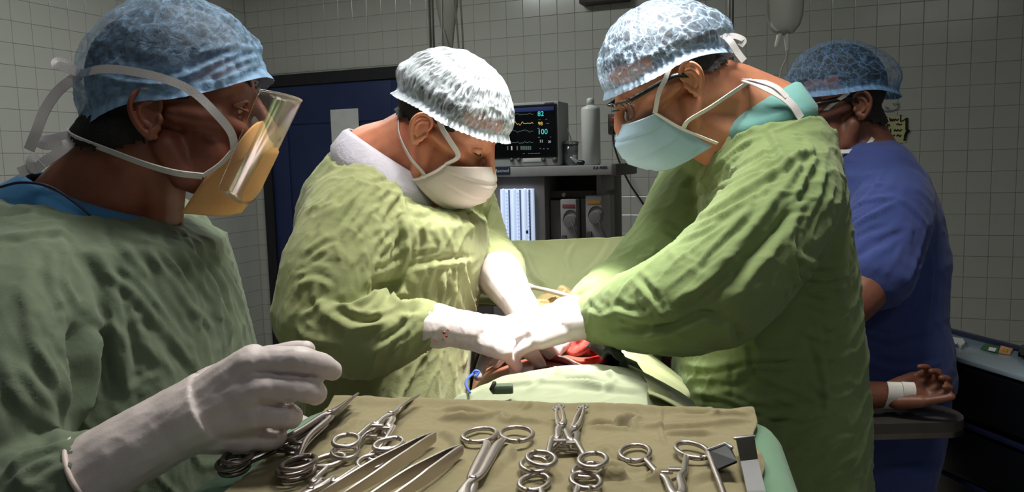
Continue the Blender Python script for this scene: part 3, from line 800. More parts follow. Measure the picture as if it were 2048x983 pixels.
f1 = [(c(p), A, w) for p, A, w in [
    ([(340, 265), (420, 320), (520, 430), (600, 530), (640, 590)], 5, 9), ([(300, 180), (350, 260), (385, 380), (405, 500), (410, 640)], 7, 11), ([(430, 440), (500, 510), (560, 600)], 5, 9),
    ([(540, 250), (600, 350), (640, 440)], 4, 8), ([(620, 380), (660, 420), (690, 455)], 4, 6), ([(600, 180), (680, 300), (730, 420), (750, 520)], 8, 16), ([(690, 210), (760, 300), (800, 400), (830, 500)], 5, 9),
    ([(470, 200), (560, 310), (640, 430)], 3.5, 8), ([(180, 110), (210, 190), (215, 300), (260, 380)], 6, 10), ([(90, 280), (105, 380), (130, 500), (190, 600), (215, 700)], 7, 11),
    ([(268, 420), (265, 520), (270, 640), (240, 790)], -22, 20), ([(340, 460), (350, 560), (360, 700)], -12, 14), ([(0, 540), (60, 640), (130, 720), (210, 830)], 8, 12), ([(0, 620), (60, 700), (100, 790)], 5, 9),
    ([(0, 150), (90, 140), (180, 135), (250, 160)], 5, 7), ([(130, 300), (160, 420), (190, 540)], 6, 10), ([(290, 400), (360, 470), (390, 560), (430, 700)], 7, 10), ([(0, 950), (100, 870), (230, 830)], 6, 8),
    ([(30, 983), (120, 900), (250, 860)], 5, 8), ([(100, 983), (180, 920), (260, 900)], 5, 7), ([(215, 420), (215, 560), (218, 760)], 6, 9), ([(400, 420), (440, 420), (470, 400)], 3, 6), ([(420, 660), (470, 620), (520, 600)], 3, 7),
    ([(320, 110), (340, 170), (380, 240)], 3, 6), ([(400, 150), (430, 220), (480, 290)], 3, 6), ([(500, 130), (540, 210), (590, 280)], 3, 6), ([(560, 130), (620, 220), (660, 290)], 3, 6), ([(700, 560), (720, 480), (700, 380), (650, 300)], 3.5, 9), ([(780, 500), (770, 430), (740, 350)], 3, 7)]]
dress('gown', g, .0040, f1, 'gown_dark', p1, [(5, 8, (0.2, 0, -1), 4.0, 2, 1), (3.6, 22, (0.45, 0, -1), 6.0, 5, 4), (1.2, 60, (0.45, 0, -1), 4, 4, 8)])
mb = MB(); mb.loft([prow((72, 344), (330, 436), .985, .070, .0), prow((62, 348), (337, 442), .985, .079, .0), prow((8, 376), (347, 452), 1.0, .118, .008), prow((-10, 420), (352, 480), 1.0, .125, .01)], cap=False)
sc_ = solid(mk('scrub_collar', mb, 'scrub_sky', p1, label='sky blue scrub collar with dark piping'), .003)
mb = MB(); mb.tube([p + (p - at(190, 440, 1.0)).normalized() * .002 for p in smooth_path([at(0, 376, .905), at(45, 366, .90), at(100, 374, .895), at(150, 405, .895), at(205, 452, .90)], 5)], .0016, 6); mk('piping', mb, 'label_navy', sc_)
# cap
cap = cap_mesh(H1, rimfn(.066, .026, -.014, .106, -.112, .090), size=(.110, .086, .106), puff=lambda th, s, d: .003 + .008 * max(0, -d.x) * s + .005 * max(0, d.z), seed=3, gather=46, amp=.0007, bandw=.20, bandop=.45, lines=((.83, .06, .25),), folds=[([(518, 100), (450, 118), (380, 150), (300, 175)], 5, 5), ([(518, 112), (470, 130), (400, 165)], 4, 4), ([(515, 95), (460, 95), (390, 110)], 4, 5), ([(519, 125), (480, 145), (430, 165), (380, 172)], 4, 4), ([(500, 60), (515, 85), (520, 110)], 4, 5), ([(200, 150), (250, 165), (330, 170)], 3, 4), ([(160, 190), (230, 180), (300, 190)], 3, 4)])
put('surgical_cap', cap, 'cap_blue', p1)
# mask, shield, ties
pf = lambda v: (np.interp(v, [0, .35, .7, 1], [.106, .120, .098, .070]), np.interp(v, [0, .35, .7, 1], [.000, -.042, -.090, -.122]))
ed = lambda v: (np.interp(v, [0, .5, 1], [.080, .046, .018]), .063, np.interp(v, [0, .5, 1], [-.040, -.076, -.118]))
mo = solid(mk('face_mask', mask_mesh(H1, pf, ed, .002, 2), 'mask_orange', p1, label='orange pleated face mask', fix=False), .0012)
out1 = lambda p: (p - H1 @ Vector((0, 0, .03))).normalized()
t = MB(); t.ribbon([at(469, 300, .915), at(462, 265, .905), at(430, 225, .893), at(385, 183, .886), at(330, 158, .874), at(260, 142, .872), at(205, 138, .885), at(160, 148, .925)], .0095, out1); mk('tie_strap', t, 'tie_white', mo, smooth=False)
t = MB(); t.ribbon([at(405, 352, .905), at(350, 345, .890), at(290, 328, .89), at(220, 302, .90), at(150, 275, .915), at(138, 262, .95)], .0095, out1); mk('tie_strap', t, 'tie_white', mo, smooth=False)
t = MB(); t.ribbon([at(405, 352, .905), at(440, 328, .91), at(466, 300, .915)], .006, out1); mk('edge_binding', t, 'tie_white', mo, smooth=False)
t = MB(); t.ribbon([at(160, 148, .93), at(140, 132, .93), at(118, 122, .93), at(112, 128, .925), at(132, 136, .92), at(158, 146, .92)], .010, (0.2, -1, .2)); mk('bow_loop', t, 'tie_white', mo, smooth=False)
t = MB(); t.ribbon([at(158, 150, .925), at(118, 180, .92), at(90, 220, .915), at(72, 265, .91), at(58, 300, .91)], .012, (.1, -1, .1)); mk('tie_end', t, 'tie_white', mo, smooth=False)
t = MB(); t.ribbon([at(142, 262, .94), at(140, 285, .92), at(110, 310, .91), at(75, 330, .905), at(38, 345, .90)], .012, (.1, -1, .1)); mk('tie_end', t, 'tie_white', mo, smooth=False)
t = MB(); t.ribbon([at(142, 268, .93), at(105, 276, .92), at(76, 283, .915), at(92, 292, .91), at(125, 288, .915)], .009, (.1, -1, .1)); mk('bow_loop', t, 'tie_white', mo, smooth=False)
t = MB(); t.ribbon([at(75, 310, .905), at(62, 322, .90), at(70, 338, .90), at(84, 326, .90)], .011, (.1, -1, .1)); mk('knot', t, 'tie_white', mo, smooth=False)
def shield(u, v):
    th = (u - .5) * 2.9; c_ = max(0.0, math.cos(th)) ** .75
    fx, fz = np.interp(v, [0, 1], [.084, .150]), np.interp(v, [0, 1], [-.108, .030])
    ex, ez = np.interp(v, [0, 1], [.062, .108]), np.interp(v, [0, 1], [-.080, .034])
    return H1 @ Vector((ex + (fx - ex) * c_, .078 * math.sin(th), ez + (fz - ez) * c_))
mb = MB(); mb.grid(shield, 36, 16); so = solid(mk('face_shield', mb, 'visor', p1, label='clear curved plastic visor', fix=False), .0007)
mb = MB(); mb.tube([shield(u, 1.0) for u in np.linspace(0, 1, 30)], .0011, 6); mk('visor_rim', mb, 'visor', so)
# eye of the visible side
def eyes(H, par, open_=True):
    for s in (-1, 1):
        mb = MB(); mb.ell(H @ Vector((.0762, .031 * s, .0165)), (.0135, .0150, .0120), H.to_3x3(), 16, 12); mk('closed_eyelid', mb, par.get('skin', 'skin_deep'), par) if not open_ else None
        if open_:
            mb = MB(); mb.ell(H @ Vector((.0752, .031 * s, .0165)), (.0118,) * 3, H.to_3x3(), 14, 10); e = mk('eye', mb, 'eye_white', par)
            mb = MB(); mb.ell(H @ Vector((.0832, .0312 * s, .0150)), (.0046,) * 3, H.to_3x3(), 12, 8); mk('iris', mb, 'eye_iris', e)
        mb = MB(); mb.tube(smooth_path([H @ Vector(q) for q in ((.091, .012 * s, .044), (.090, .028 * s, .051), (.076, .050 * s, .047))], 4), [.0022] * 3 + [.0028] * 3 + [.0012] * 3, 8); mk('eyebrow', mb, 'hair', par)
        if not open_:
            mb = MB(); mb.tube(smooth_path([H @ Vector(q) for q in ((.0860, .018 * s, .0105), (.0905, .030 * s, .0085), (.0835, .044 * s, .0105))], 4), .0010, 6); mk('eyelashes', mb, 'hair', par); continue
        for z, r in ((.0225, .0020), (.0105, .0017)):
            mb = MB(); mb.tube(smooth_path([H @ Vector(q) for q in ((.084, .017 * s, .015), (.0905, .031 * s, z), (.0785, .0455 * s, .0155))], 5), r, 8); mk('eyelid', mb, par.get('skin', 'skin_deep'), par)
p1['skin'] = 'skin_deep'; eyes(H1, p1)
# gloves
gl = MB()
CH = [[at(505, 722, .708), at(592, 718, .706), at(640, 729, .716), at(664, 740, .728)], [at(508, 776, .700), at(590, 776, .700), at(628, 783, .716), at(632, 790, .742)],
      [at(503, 829, .702), at(566, 829, .704), at(582, 833, .728), at(574, 836, .756)], [at(492, 873, .712), at(540, 874, .716), at(552, 874, .738), at(540, 872, .762)],
      [at(415, 770, .745), at(510, 722, .768), at(585, 704, .768), at(612, 699, .762)]]
wrist = at(352, 848, .712)
hand_prims(gl, CH, wrist, (.0122, .0122, .0120, .0112, .0118), 1.0, .034)
for f in range(4): gl.tube([wrist.lerp(CH[f][0], .2), CH[f][0]], [.026, .0165], 12)
gl.tube([at(455, 800, .72), at(480, 760, .715)], .022, 12); gl.tube([at(440, 860, .725), at(500, 855, .722)], .018, 12)
gl.tube([at(186, 943, .70), at(270, 893, .705), at(352, 848, .712), at(420, 815, .716)], [(.0365, .038), (.0345, .036), (.034, .036), (.036, .04)], 20, round_ends=False)
V, Q = vox(gl, .0021, 4)
D, N = strokes(V, Q, [([(545, 750), (580, 752), (625, 752)], -3.5, 3), ([(545, 803), (570, 804), (600, 803)], -3.5, 3), ([(535, 856), (555, 857), (578, 856)], -3.2, 3), ([(450, 745), (480, 765), (500, 800)], -1.8, 9), ([(430, 780), (460, 810), (470, 850)], -1.5, 10), ([(505, 735), (520, 722), (540, 715)], 2, 9), ([(510, 790), (525, 776), (545, 772)], 2, 9)])
D += .0009 * pn(V * 55) + .0006 * ridge(V, 60, (1, 0, .6), 2, 2)
V = V + N * D[:, None]
go = put_np('glove', V, Q, 'glove', p1, label='pale latex glove on the right hand')
cd0 = (at(270, 893, .705) - at(186, 943, .70)).normalized(); cu_ = Vector((0, 0, 1)); cu_ = (cu_ - cd0 * cd0.dot(cu_)).normalized(); cv_ = cd0.cross(cu_)
mb = MB(); mb.tube([at(188, 942, .70) + cu_ * math.cos(a_) * .0372 + cv_ * math.sin(a_) * .0385 for a_ in np.linspace(0, 2 * math.pi, 40)], .0026, 8, round_ends=False); mk('rolled_cuff', mb, 'glove_rim', go)
W2 = wristM(at(440, 845, 1.12), (1, .1, -.1), (0, .8, .6)); gl = MB(); hand_prims(gl, hand_pts(W2, -1), W2.translation); gl.tube([at(418, 838, 1.13), W2.translation], [.042, .03], 14)
V, Q = vox(gl, .003, 3); put_np('glove', V, Q, 'glove', p1)
shoes(p1, sp, .1)

# =============================================================== person 2: surgeon bending over at the left of the table
H2 = headM((856, 264), 1.315, -14, 36, 4, .97)
p2 = person('person', at(770, 600, 1.46), 'surgeon in olive gown and white mask bending over the patient, left of table'); p2.location.z = 0
g = MB()
rg = [prow((662, 302), (856, 380), 1.42, .125, .012), prow((638, 330), (884, 402), 1.43, .145, .012), prow((618, 368), (930, 418), 1.44, .175), prow((603, 430), (975, 440), 1.45, .205), prow((600, 500), (978, 500), 1.45, .205), prow((604, 560), (962, 560), 1.45, .20), prow((606, 640), (950, 640), 1.45, .20), prow((604, 780), (942, 780), 1.45, .205)]
rg += [down(rg[-1], .8), down(rg[-1], .32, 1.05)]
g.loft(rg)
sA, eA, wA = at(712, 425, 1.30), at(652, 632, 1.22), at(838, 650, 1.17)
b = MB()
limb(g, b, [at(735, 418, 1.37), at(708, 455, 1.30), at(672, 540, 1.24), eA], [.095, .092, .086, .082])
limb(g, b, [eA, at(740, 668, 1.18), wA], [.084, .080, .070, .056, .041], ext=at(900, 652, 1.17))
g.ell(at(640, 615, 1.24), (.062, .075, .085))
limb(g, b, [at(900, 390, 1.55), at(925, 420, 1.60), at(965, 505, 1.58), at(1002, 545, 1.45)], [.085, .075, .060, .050], ext=at(1018, 580, 1.40))
b.loft([scaled(r, .84) for r in rg[1:-1]]); head_prims(b, H2)
b.tube([H2 @ Vector((-.015, 0, -.01)), at(805, 300, 1.40), at(768, 330, 1.43)], [.060, .064, .085], 18); b.tube([H2 @ Vector((.02, 0, -.06)), at(835, 370, 1.41)], [.05, .06], 16)
sp = feet(b, at(770, 600, 1.46), 0)
V, Q = vox(b, .0046, 4); eV, eQ = ear_mesh(H2, -1)
hr = hair_from(V, Q, H2, lambda x, y, z: ((x < -0.004) & (z > -0.018 + np.clip(x + .06, 0, 1) * .5)) | ((x >= -0.004) & (x < 0.040) & (z > 0.022)) | (z > 0.075), .007)
put_np('body', np.vstack([V, eV]), np.vstack([Q, eQ + len(V)]), 'skin_warm', p2); put_np('hair', hr[0], hr[1], 'hair', p2)
c = cv((570, 240), 3.51); d = cv((560, 460), 2.892)
f2 = [(c(p), A, w) for p, A, w in [
    ([(700, 380), (600, 420), (540, 480), (430, 600), (360, 720)], 5, 8), ([(760, 440), (640, 480), (560, 560), (480, 680), (370, 820)], 6, 8), ([(810, 490), (750, 560), (690, 650), (640, 760)], 6, 8), ([(810, 500), (830, 640), (860, 800), (850, 983)], 9, 10),
    ([(840, 600), (880, 700), (920, 830), (900, 983)], 6, 9), ([(750, 740), (640, 850), (580, 983)], 6, 9), ([(800, 760), (740, 900), (700, 983)], 6, 9), ([(500, 380), (380, 470), (270, 560), (170, 640)], 4, 8), ([(600, 380), (420, 500), (330, 620), (250, 720)], 4, 8),
    ([(330, 800), (220, 860), (130, 930)], 5, 9), ([(350, 850), (380, 983)], 4, 8), ([(1200, 580), (1280, 700), (1320, 770)], 5, 6), ([(1250, 560), (1310, 660), (1350, 720)], 5, 6), ([(900, 640), (980, 650), (1010, 600)], 3, 6), ([(1100, 680), (1140, 800), (1200, 900)], 3, 7), ([(870, 590), (900, 660), (930, 760)], 4, 7), ([(1000, 700), (1010, 840), (980, 983)], 3, 8), ([(600, 560), (560, 660), (500, 760)], 4, 7), ([(450, 560), (300, 700), (200, 830)], 3.5, 9), ([(690, 640), (700, 720), (650, 790)], 4, 7)]]
f2 += [(d(p), A, w) for p, A, w in [
    ([(760, 200), (820, 190), (900, 172), (1010, 162), (1130, 150)], -5, 6), ([(900, 200), (870, 300), (850, 400)], 6, 9), ([(960, 200), (940, 320), (930, 440)], 6, 9), ([(1020, 180), (1010, 300), (1000, 420), (1000, 520)], 7, 9), ([(1060, 180), (1080, 300), (1110, 420), (1120, 480)], 6, 9),
    ([(530, 260), (600, 240), (700, 190)], 5, 8), ([(550, 280), (590, 320), (640, 330), (700, 280)], -16, 14), ([(280, 400), (400, 392), (520, 352), (620, 345)], -14, 12), ([(130, 500), (220, 440), (260, 400)], 6, 9), ([(220, 450), (330, 500), (430, 560), (560, 550), (640, 520)], 8, 10),
    ([(560, 700), (640, 640), (740, 560), (800, 480)], 7, 9), ([(600, 360), (560, 430), (480, 470)], 6, 8), ([(620, 350), (700, 430), (820, 410)], 7, 9), ([(640, 740), (700, 640), (780, 560)], 5, 7), ([(330, 450), (460, 480), (600, 480)], 5, 8), ([(90, 320), (200, 290), (300, 330)], 4, 9), ([(210, 300), (200, 380), (230, 440)], 5, 8), ([(100, 560), (160, 620), (300, 660)], 6, 9), ([(740, 40), (730, 140), (700, 240)], 8, 9), ([(650, 30), (560, 160), (530, 250)], 6, 9)]]
dress('gown', g, .0040, f2, 'gown_olive', p2, [(4, 9, (-.4, 0, -1), 4, 2, 3), (3.8, 24, (-.5, 0, -1), 5, 5, 6), (1.4, 60, (-.4, 0, -1), 4, 4, 2)])
mb = MB(); mb.loft([prow((700, 258), (848, 356), 1.40, .070, .0), prow((690, 262), (858, 366), 1.40, .080, .0), prow((668, 290), (870, 386), 1.415, .113, .004), prow((665, 335), (884, 408), 1.42, .120, .01)], cap=False)
V_ = mb; solid(mk('undershirt_collar', V_, 'undershirt_lilac', p2, label='lilac white undershirt collar'), .003)
out2 = lambda p: (p - H2 @ Vector((0, 0, .03))).normalized()
cap = cap_mesh(H2, rimfn(.060, .040, .018, .102, -.106, .085), size=(.108, .086, .101), puff=lambda th, s, d: .005 + .012 * max(0, -d.x) * s, seed=11, gather=70, amp=.003, ruffle=.010, bandw=.10, bandop=.5, lines=((.46, .045, .6), (.72, .04, .45), (.08, .24, .6)))
put('surgical_cap', cap, 'cap_white', p2)
pf = lambda v: (np.interp(v, [0, .3, .65, 1], [.112, .140, .136, .098]), np.interp(v, [0, .3, .65, 1], [.000, -.030, -.065, -.108]))
ed = lambda v: (np.interp(v, [0, .5, 1], [.056, .044, .020]), .066, np.interp(v, [0, .5, 1], [-.030, -.056, -.090]))
mo = solid(mk('face_mask', mask_mesh(H2, pf, ed, .003, 3, seed=2), 'mask_white', p2, label='white pleated surgical mask', fix=False), .0012)
t = MB(); t.ribbon([H2 @ Vector((.056, -.0665, -.030)), at(916, 312, 1.31), at(902, 285, 1.30), at(885, 258, 1.295), at(872, 225, 1.30)], .0085, out2); mk('tie_strap', t, 'tie_white', mo, smooth=False)
t = MB(); t.ribbon([H2 @ Vector((.020, -.0665, -.090)), at(848, 350, 1.325), at(820, 315, 1.32), at(800, 275, 1.33), at(797, 245, 1.35), at(806, 225, 1.37)], .0085, out2); mk('tie_strap', t, 'tie_white', mo, smooth=False)
t = MB(); t.ribbon([H2 @ Vector((.056, -.0672, -.030)), H2 @ Vector((.044, -.0682, -.056)), H2 @ Vector((.020, -.0672, -.090))], .006, out2); mk('edge_binding', t, 'tie_white', mo, smooth=False)
p2['skin'] = 'skin_warm'; eyes(H2, p2, False)
# gloved hands: right hand flat with the thumb down, left hand reaching in from behind
W2 = wristM(at(908, 655, 1.17), Vector((1, .20, -.26)), Vector((-.05, -.50, .85))); gl = MB()
hand_prims(gl, hand_pts(W2, 1, (.25, .30, .42, .80), (.85, .45, -.35), .2, .12), W2.translation, fat=1.12)
gl.tube([at(852, 650, 1.17), at(885, 652, 1.17), W2.translation, W2 @ Vector((.03, 0, 0))], [(.036, .038), (.034, .035), .029, .030], 16)
V, Q = vox(gl, .0026, 4); D = .0008 * pn(V * 60) + .0010 * ridge(V, 70, (0, .3, 1), 2, 5); V = V + normals(V, Q) * D[:, None]
go = put_np('glove', V, Q, 'glove', p2, label='white latex glove on the near hand')
mb = MB()
for x, y, r in ((892, 655, 2.6), (897, 662, 2.2), (890, 668, 1.6), (878, 671, 1.3), (900, 650, 1.4)):
    q = at(x, y, 1.17) + Vector((0, -.0345, 0)); mb.ell(q, (r * .001, .0012, r * .0008), None, 8, 6)
mk('blood_spots', mb, 'blood', go)
W2 = wristM(at(1032, 598, 1.36), Vector((.35, -.35, -.55)), Vector((.5, -.5, .75))); gl = MB()
hand_prims(gl, hand_pts(W2, 1, (.25, .3, .3, .3), (.7, .6, -.4), .2, .1), W2.translation, fat=1.12)
gl.tube([at(1000, 548, 1.42), at(1014, 570, 1.40), W2.translation, W2 @ Vector((.03, 0, 0))], [(.044, .044), (.040, .040), .032, .031], 16)
V, Q = vox(gl, .0028, 4); put_np('glove', V, Q, 'glove', p2, label='white latex glove on the far hand')
shoes(p2, sp, 0)

# =============================================================== person 3: surgeon with glasses at the right of the table
H3 = headM((1368, 166), 1.285, 184, 30, -3, .98)
p3 = person('person', at(1530, 700, 1.37), 'surgeon in bright green gown with glasses and blue mask, right of the table'); p3.location.z = 0
g = MB()
rg = [prow((1436, 276), (1622, 246), 1.37, .125, -.012), prow((1424, 296), (1640, 270), 1.37, .145, -.006), prow((1412, 320), (1652, 310), 1.37, .165), prow((1400, 400), (1664, 400), 1.37, .18), prow((1385, 520), (1683, 520), 1.37, .185), prow((1362, 640), (1700, 640), 1.37, .185), prow((1350, 760), (1712, 760), 1.37, .185), prow((1345, 900), (1718, 900), 1.37, .185)]
rg += [down(rg[-1], .75), down(rg[-1], .32, 1.04)]
g.loft(rg)
sA, eA, wA = at(1570, 345, 1.21), at(1425, 580, 1.10), at(1205, 632, 1.17)
b = MB()
limb(g, b, [at(1560, 350, 1.29), at(1570, 395, 1.22), at(1505, 490, 1.14), eA], [.088, .088, .088, .088])
limb(g, b, [eA, at(1320, 615, 1.11), wA], [.088, .083, .072, .058, .043], ext=at(1170, 640, 1.18))
limb(g, b, [at(1450, 290, 1.45), at(1425, 330, 1.52), at(1345, 480, 1.45), at(1270, 560, 1.40), at(1190, 605, 1.33)], [.088, .085, .080, .066, .046], ext=at(1160, 625, 1.30))
b.loft([scaled(r, .84) for r in rg[1:-1]]); head_prims(b, H3)
b.tube([H3 @ Vector((-.02, 0, -.01)), at(1460, 195, 1.37), at(1520, 240, 1.37)], [.060, .062, .08], 18); b.tube([H3 @ Vector((.01, 0, -.06)), at(1440, 270, 1.37)], [.048, .06], 16)
sp = feet(b, at(1530, 700, 1.37), math.pi)
V, Q = vox(b, .0046, 4); eV, eQ = ear_mesh(H3, 1)
hr = hair_from(V, Q, H3, lambda x, y, z: ((x < -0.012) & (z > -0.014 + np.clip(x + .06, 0, 1) * .6)) | ((x >= -0.012) & (x < 0.030) & (z > 0.030)) | (z > 0.075), .007)
put_np('body', np.vstack([V, eV]), np.vstack([Q, eQ + len(V)]), 'skin_tan', p3); put_np('hair', hr[0], hr[1], 'hair', p3)
c = cv((1260, 160), 2.458); d = cv((1140, 440), 1.81)
f3 = [(c(p), A, w) for p, A, w in [
    ([(640, 280), (540, 330), (420, 440), (330, 560)], 6, 9), ([(720, 330), (600, 390), (470, 470)], 5, 8), ([(900, 330), (740, 430), (560, 540), (420, 630), (180, 740)], 9, 11), ([(760, 520), (640, 680), (500, 830), (360, 983)], 10, 12), ([(800, 580), (700, 740), (560, 900), (500, 983)], -14, 16),
    ([(690, 250), (730, 330), (760, 400), (750, 500)], 5, 7), ([(800, 280), (870, 300), (900, 380)], 5, 7), ([(920, 370), (860, 470), (800, 600)], 6, 8), ([(960, 420), (920, 560), (850, 720)], 5, 8), ([(670, 500), (650, 600), (620, 640)], 4, 7), ([(430, 360), (380, 470), (330, 540)], 5, 8), ([(560, 260), (480, 340), (420, 420)], 5, 8), ([(810, 720), (790, 850), (800, 983)], 5, 8), ([(150, 760), (230, 790), (330, 830)], 4, 8), ([(60, 860), (150, 900), (250, 950)], 4, 8), ([(870, 600), (760, 640), (700, 720)], 5, 8), ([(840, 400), (800, 470), (770, 540)], 4, 6), ([(480, 640), (380, 720), (260, 780)], 5, 9), ([(700, 420), (560, 470), (480, 520), (300, 600)], -5, 8), ([(880, 420), (830, 520), (760, 640), (640, 780)], 4, 9)]]
f3 += [(d(p), A, w) for p, A, w in [
    ([(800, 80), (820, 260), (850, 430), (880, 560), (890, 700), (900, 900)], 8, 8), ([(570, 370), (600, 480), (605, 640)], 4, 7), ([(400, 520), (520, 530), (700, 490), (850, 500)], 5, 9), ([(680, 560), (780, 600), (870, 630)], 6, 7), ([(600, 480), (720, 500), (850, 480)], 4, 8), ([(830, 260), (920, 240), (1000, 250)], 5, 8), ([(850, 300), (930, 310), (1000, 290)], 5, 8), ([(860, 340), (940, 370), (1010, 340)], 5, 8), ([(840, 400), (930, 430), (1000, 400)], 5, 8), ([(870, 480), (960, 500), (1020, 480)], 5, 8), ([(430, 630), (560, 640), (680, 690), (860, 720)], 5, 9), ([(720, 760), (820, 720), (950, 690)], 6, 9), ([(780, 840), (850, 800), (930, 760)], 6, 9), ([(880, 600), (960, 640), (1030, 620)], 5, 9), ([(600, 700), (740, 690), (870, 660)], -5, 10), ([(820, 120), (900, 160), (980, 150)], 5, 8), ([(820, 180), (900, 210), (1000, 200)], 5, 8),
    ([(560, 360), (480, 335), (380, 380), (260, 392), (150, 392)], -9, 11), ([(230, 220), (300, 300), (330, 350)], 6, 9), ([(300, 100), (400, 180), (480, 230)], 4, 9), ([(640, 80), (500, 220), (380, 290)], 9, 10), ([(250, 130), (300, 170), (340, 200)], 4, 8), ([(150, 320), (230, 350), (300, 340)], 5, 8), ([(60, 330), (120, 350), (180, 330)], 4, 7), ([(880, 860), (960, 800), (1030, 780)], 5, 9), ([(900, 940), (980, 880), (1040, 850)], 5, 9), ([(640, 560), (560, 580), (420, 570)], 4, 9)]]
dress('gown', g, .0040, f3, 'gown_green', p3, [(3.5, 8, (-1, 0, -.9), 4.0, 2, 5), (3.6, 22, (-1, 0, -.8), 5, 5, 9), (1.3, 60, (-1, 0, -.6), 4, 4, 2)])
mb = MB(); mb.loft([prow((1450, 252), (1584, 172), 1.37, .068, -.012), prow((1444, 256), (1592, 176), 1.37, .078, -.014), prow((1434, 270), (1616, 222), 1.37, .116, -.012), prow((1430, 292), (1618, 255), 1.37, .118, -.01)], cap=False)
solid(mk('scrub_collar', mb, 'scrub_teal', p3, label='teal scrub collar'), .003)
out3 = lambda p: (p - H3 @ Vector((0, 0, .03))).normalized()
cap = cap_mesh(H3, rimfn(.050, .042, -.002, .103, -.122, .086), size=(.107, .086, .102), puff=lambda th, s, d: .005 + .032 * max(0, -d.x) ** 1.4 * s * s, seed=21, gather=60, amp=.0024, ruffle=.008, bandw=.14, bandop=.4)
put('surgical_cap', cap, 'cap_blue_thin', p3)
pf = lambda v: (np.interp(v, [0, .3, .65, 1], [.112, .138, .132, .095]), np.interp(v, [0, .3, .65, 1], [-.012, -.040, -.080, -.118]))
ed = lambda v: (np.interp(v, [0, .45, 1], [.066, .038, .008]), .067, np.interp(v, [0, .45, 1], [-.018, -.066, -.118]))
mo = solid(mk('face_mask', mask_mesh(H3, pf, ed, .003, 3, seed=5), 'mask_blue', p3, label='pale blue pleated surgical mask', fix=False), .0012)
t = MB(); t.ribbon([H3 @ Vector((.066, .0675, -.018)), at(1318, 185, 1.275), at(1330, 160, 1.272), at(1345, 130, 1.275), at(1395, 105, 1.28), at(1450, 95, 1.33)], .0075, out3); mk('tie_strap', t, 'tie_white', mo, smooth=False)
t = MB(); t.ribbon([H3 @ Vector((.038, .0680, -.066)), at(1378, 240, 1.275), at(1420, 215, 1.275), at(1460, 188, 1.285), at(1495, 165, 1.305), at(1508, 158, 1.35)], .0085, out3); mk('tie_strap', t, 'tie_white', mo, smooth=False)
t = MB(); t.ribbon([H3 @ Vector((.066, .0682, -.018)), H3 @ Vector((.038, .0690, -.066)), H3 @ Vector((-.002, .0682, -.118))], .006, out3); mk('edge_binding', t, 'tie_white', mo, smooth=False)
t = MB(); t.ribbon([at(1445, 70, 1.31), at(1460, 82, 1.30), at(1475, 105, 1.30), at(1488, 122, 1.30)], .013, (.2, -1, .3)); mk('tie_end', t, 'tie_white', mo, smooth=False)
t = MB(); t.ribbon([at(1448, 74, 1.31), at(1468, 72, 1.31), at(1487, 80, 1.31), at(1480, 92, 1.31)], .010, (.1, -1, .3)); mk('bow_loop', t, 'tie_white', mo, smooth=False)
t = MB(); t.ribbon([at(1490, 160, 1.30), at(1525, 172, 1.265), at(1560, 190, 1.255), at(1585, 210, 1.25), at(1602, 236, 1.25)], .016, (.2, -.8, .5)); mk('tie_end', t, 'tie_white', mo, smooth=False)
t = MB(); t.ribbon([at(1488, 158, 1.31), at(1520, 162, 1.275), at(1552, 174, 1.262), at(1574, 194, 1.255)], .014, (.2, -.6, .7)); mk('tie_end', t, 'tie_white', mo, smooth=False)
p3['skin'] = 'skin_tan'; eyes(H3, p3)
def glasses(H, par, temple_w=.006, fr='lens_rim', drop=0.0, rimless=False):
    g_ = bone('eyeglasses', par.location.copy()); g_.parent = par; g_.location = (0, 0, 0)
    P = lambda x, y, z: H @ Vector((x, y, z - drop))
    for s in (-1, 1):
        pts = [P(.104 - .012 * abs(math.cos(a)), s * (.034 + .025 * math.cos(a)), .012 + .017 * math.sin(a)) for a in np.linspace(0, 2 * math.pi, 29)]
        mb = MB(); mb.tube(pts, .0011, 6, round_ends=False); mk('lens_frame', mb, fr if not rimless else 'steel', g_)
        mb = MB(); cpt = sum(pts[:-1], Vector()) / 28; mb.add([cpt] + pts[:-1], [(0, i + 1, (i + 1) % 28 + 1) for i in range(28)]); mk('lens', mb, 'lens', g_, fix=False)
        mb = MB(); mb.tube(smooth_path([P(.104, s * .014, .026), P(.106, s * .034, .030), P(.094, s * .060, .027)], 4), (.0022), 8); mk('brow_bar', mb, fr, g_)
        mb = MB(); mb.ribbon([P(.094, s * .062, .026), P(.060, s * .073, .026), P(.015, s * .079, .024), P(-.010, s * .081, .012)], temple_w, lambda p: (p - H @ Vector((0, 0, 0))).normalized(), .0010); mk('temple_arm', mb, fr, g_)
    mb = MB(); mb.tube(smooth_path([P(.104, -.012, .016), P(.112, 0, .020), P(.104, .012, .016)], 4), .0014, 6); mk('bridge', mb, fr, g_)
    return g_
glasses(H3, p3, .008, drop=.004)
W2 = wristM(at(1180, 640, 1.17), Vector((-1, .12, -.12)), Vector((.1, -.5, .85))); gl = MB()
hand_prims(gl, hand_pts(W2, -1, (.32, .35, .4, .5), (.8, .5, -.5), .3, .08), W2.translation, fat=1.08)
gl.tube([at(1212, 632, 1.165), W2.translation, W2 @ Vector((.03, 0, 0))], [(.036, .036), .028, .030], 14)
V, Q = vox(gl, .0028, 4); put_np('glove', V, Q, 'glove', p3, label='white latex glove on the near hand')
W2 = wristM(at(1165, 618, 1.31), Vector((-1, -.2, -.2)), Vector((-.1, -.3, .95))); gl = MB()
hand_prims(gl, hand_pts(W2, 1, (.3, .35, .35, .4), (.8, .5, -.4), .3, .08), W2.translation, fat=1.08)
gl.tube([at(1192, 606, 1.33), W2.translation, W2 @ Vector((.03, 0, 0))], [(.036, .036), .028, .030], 14)
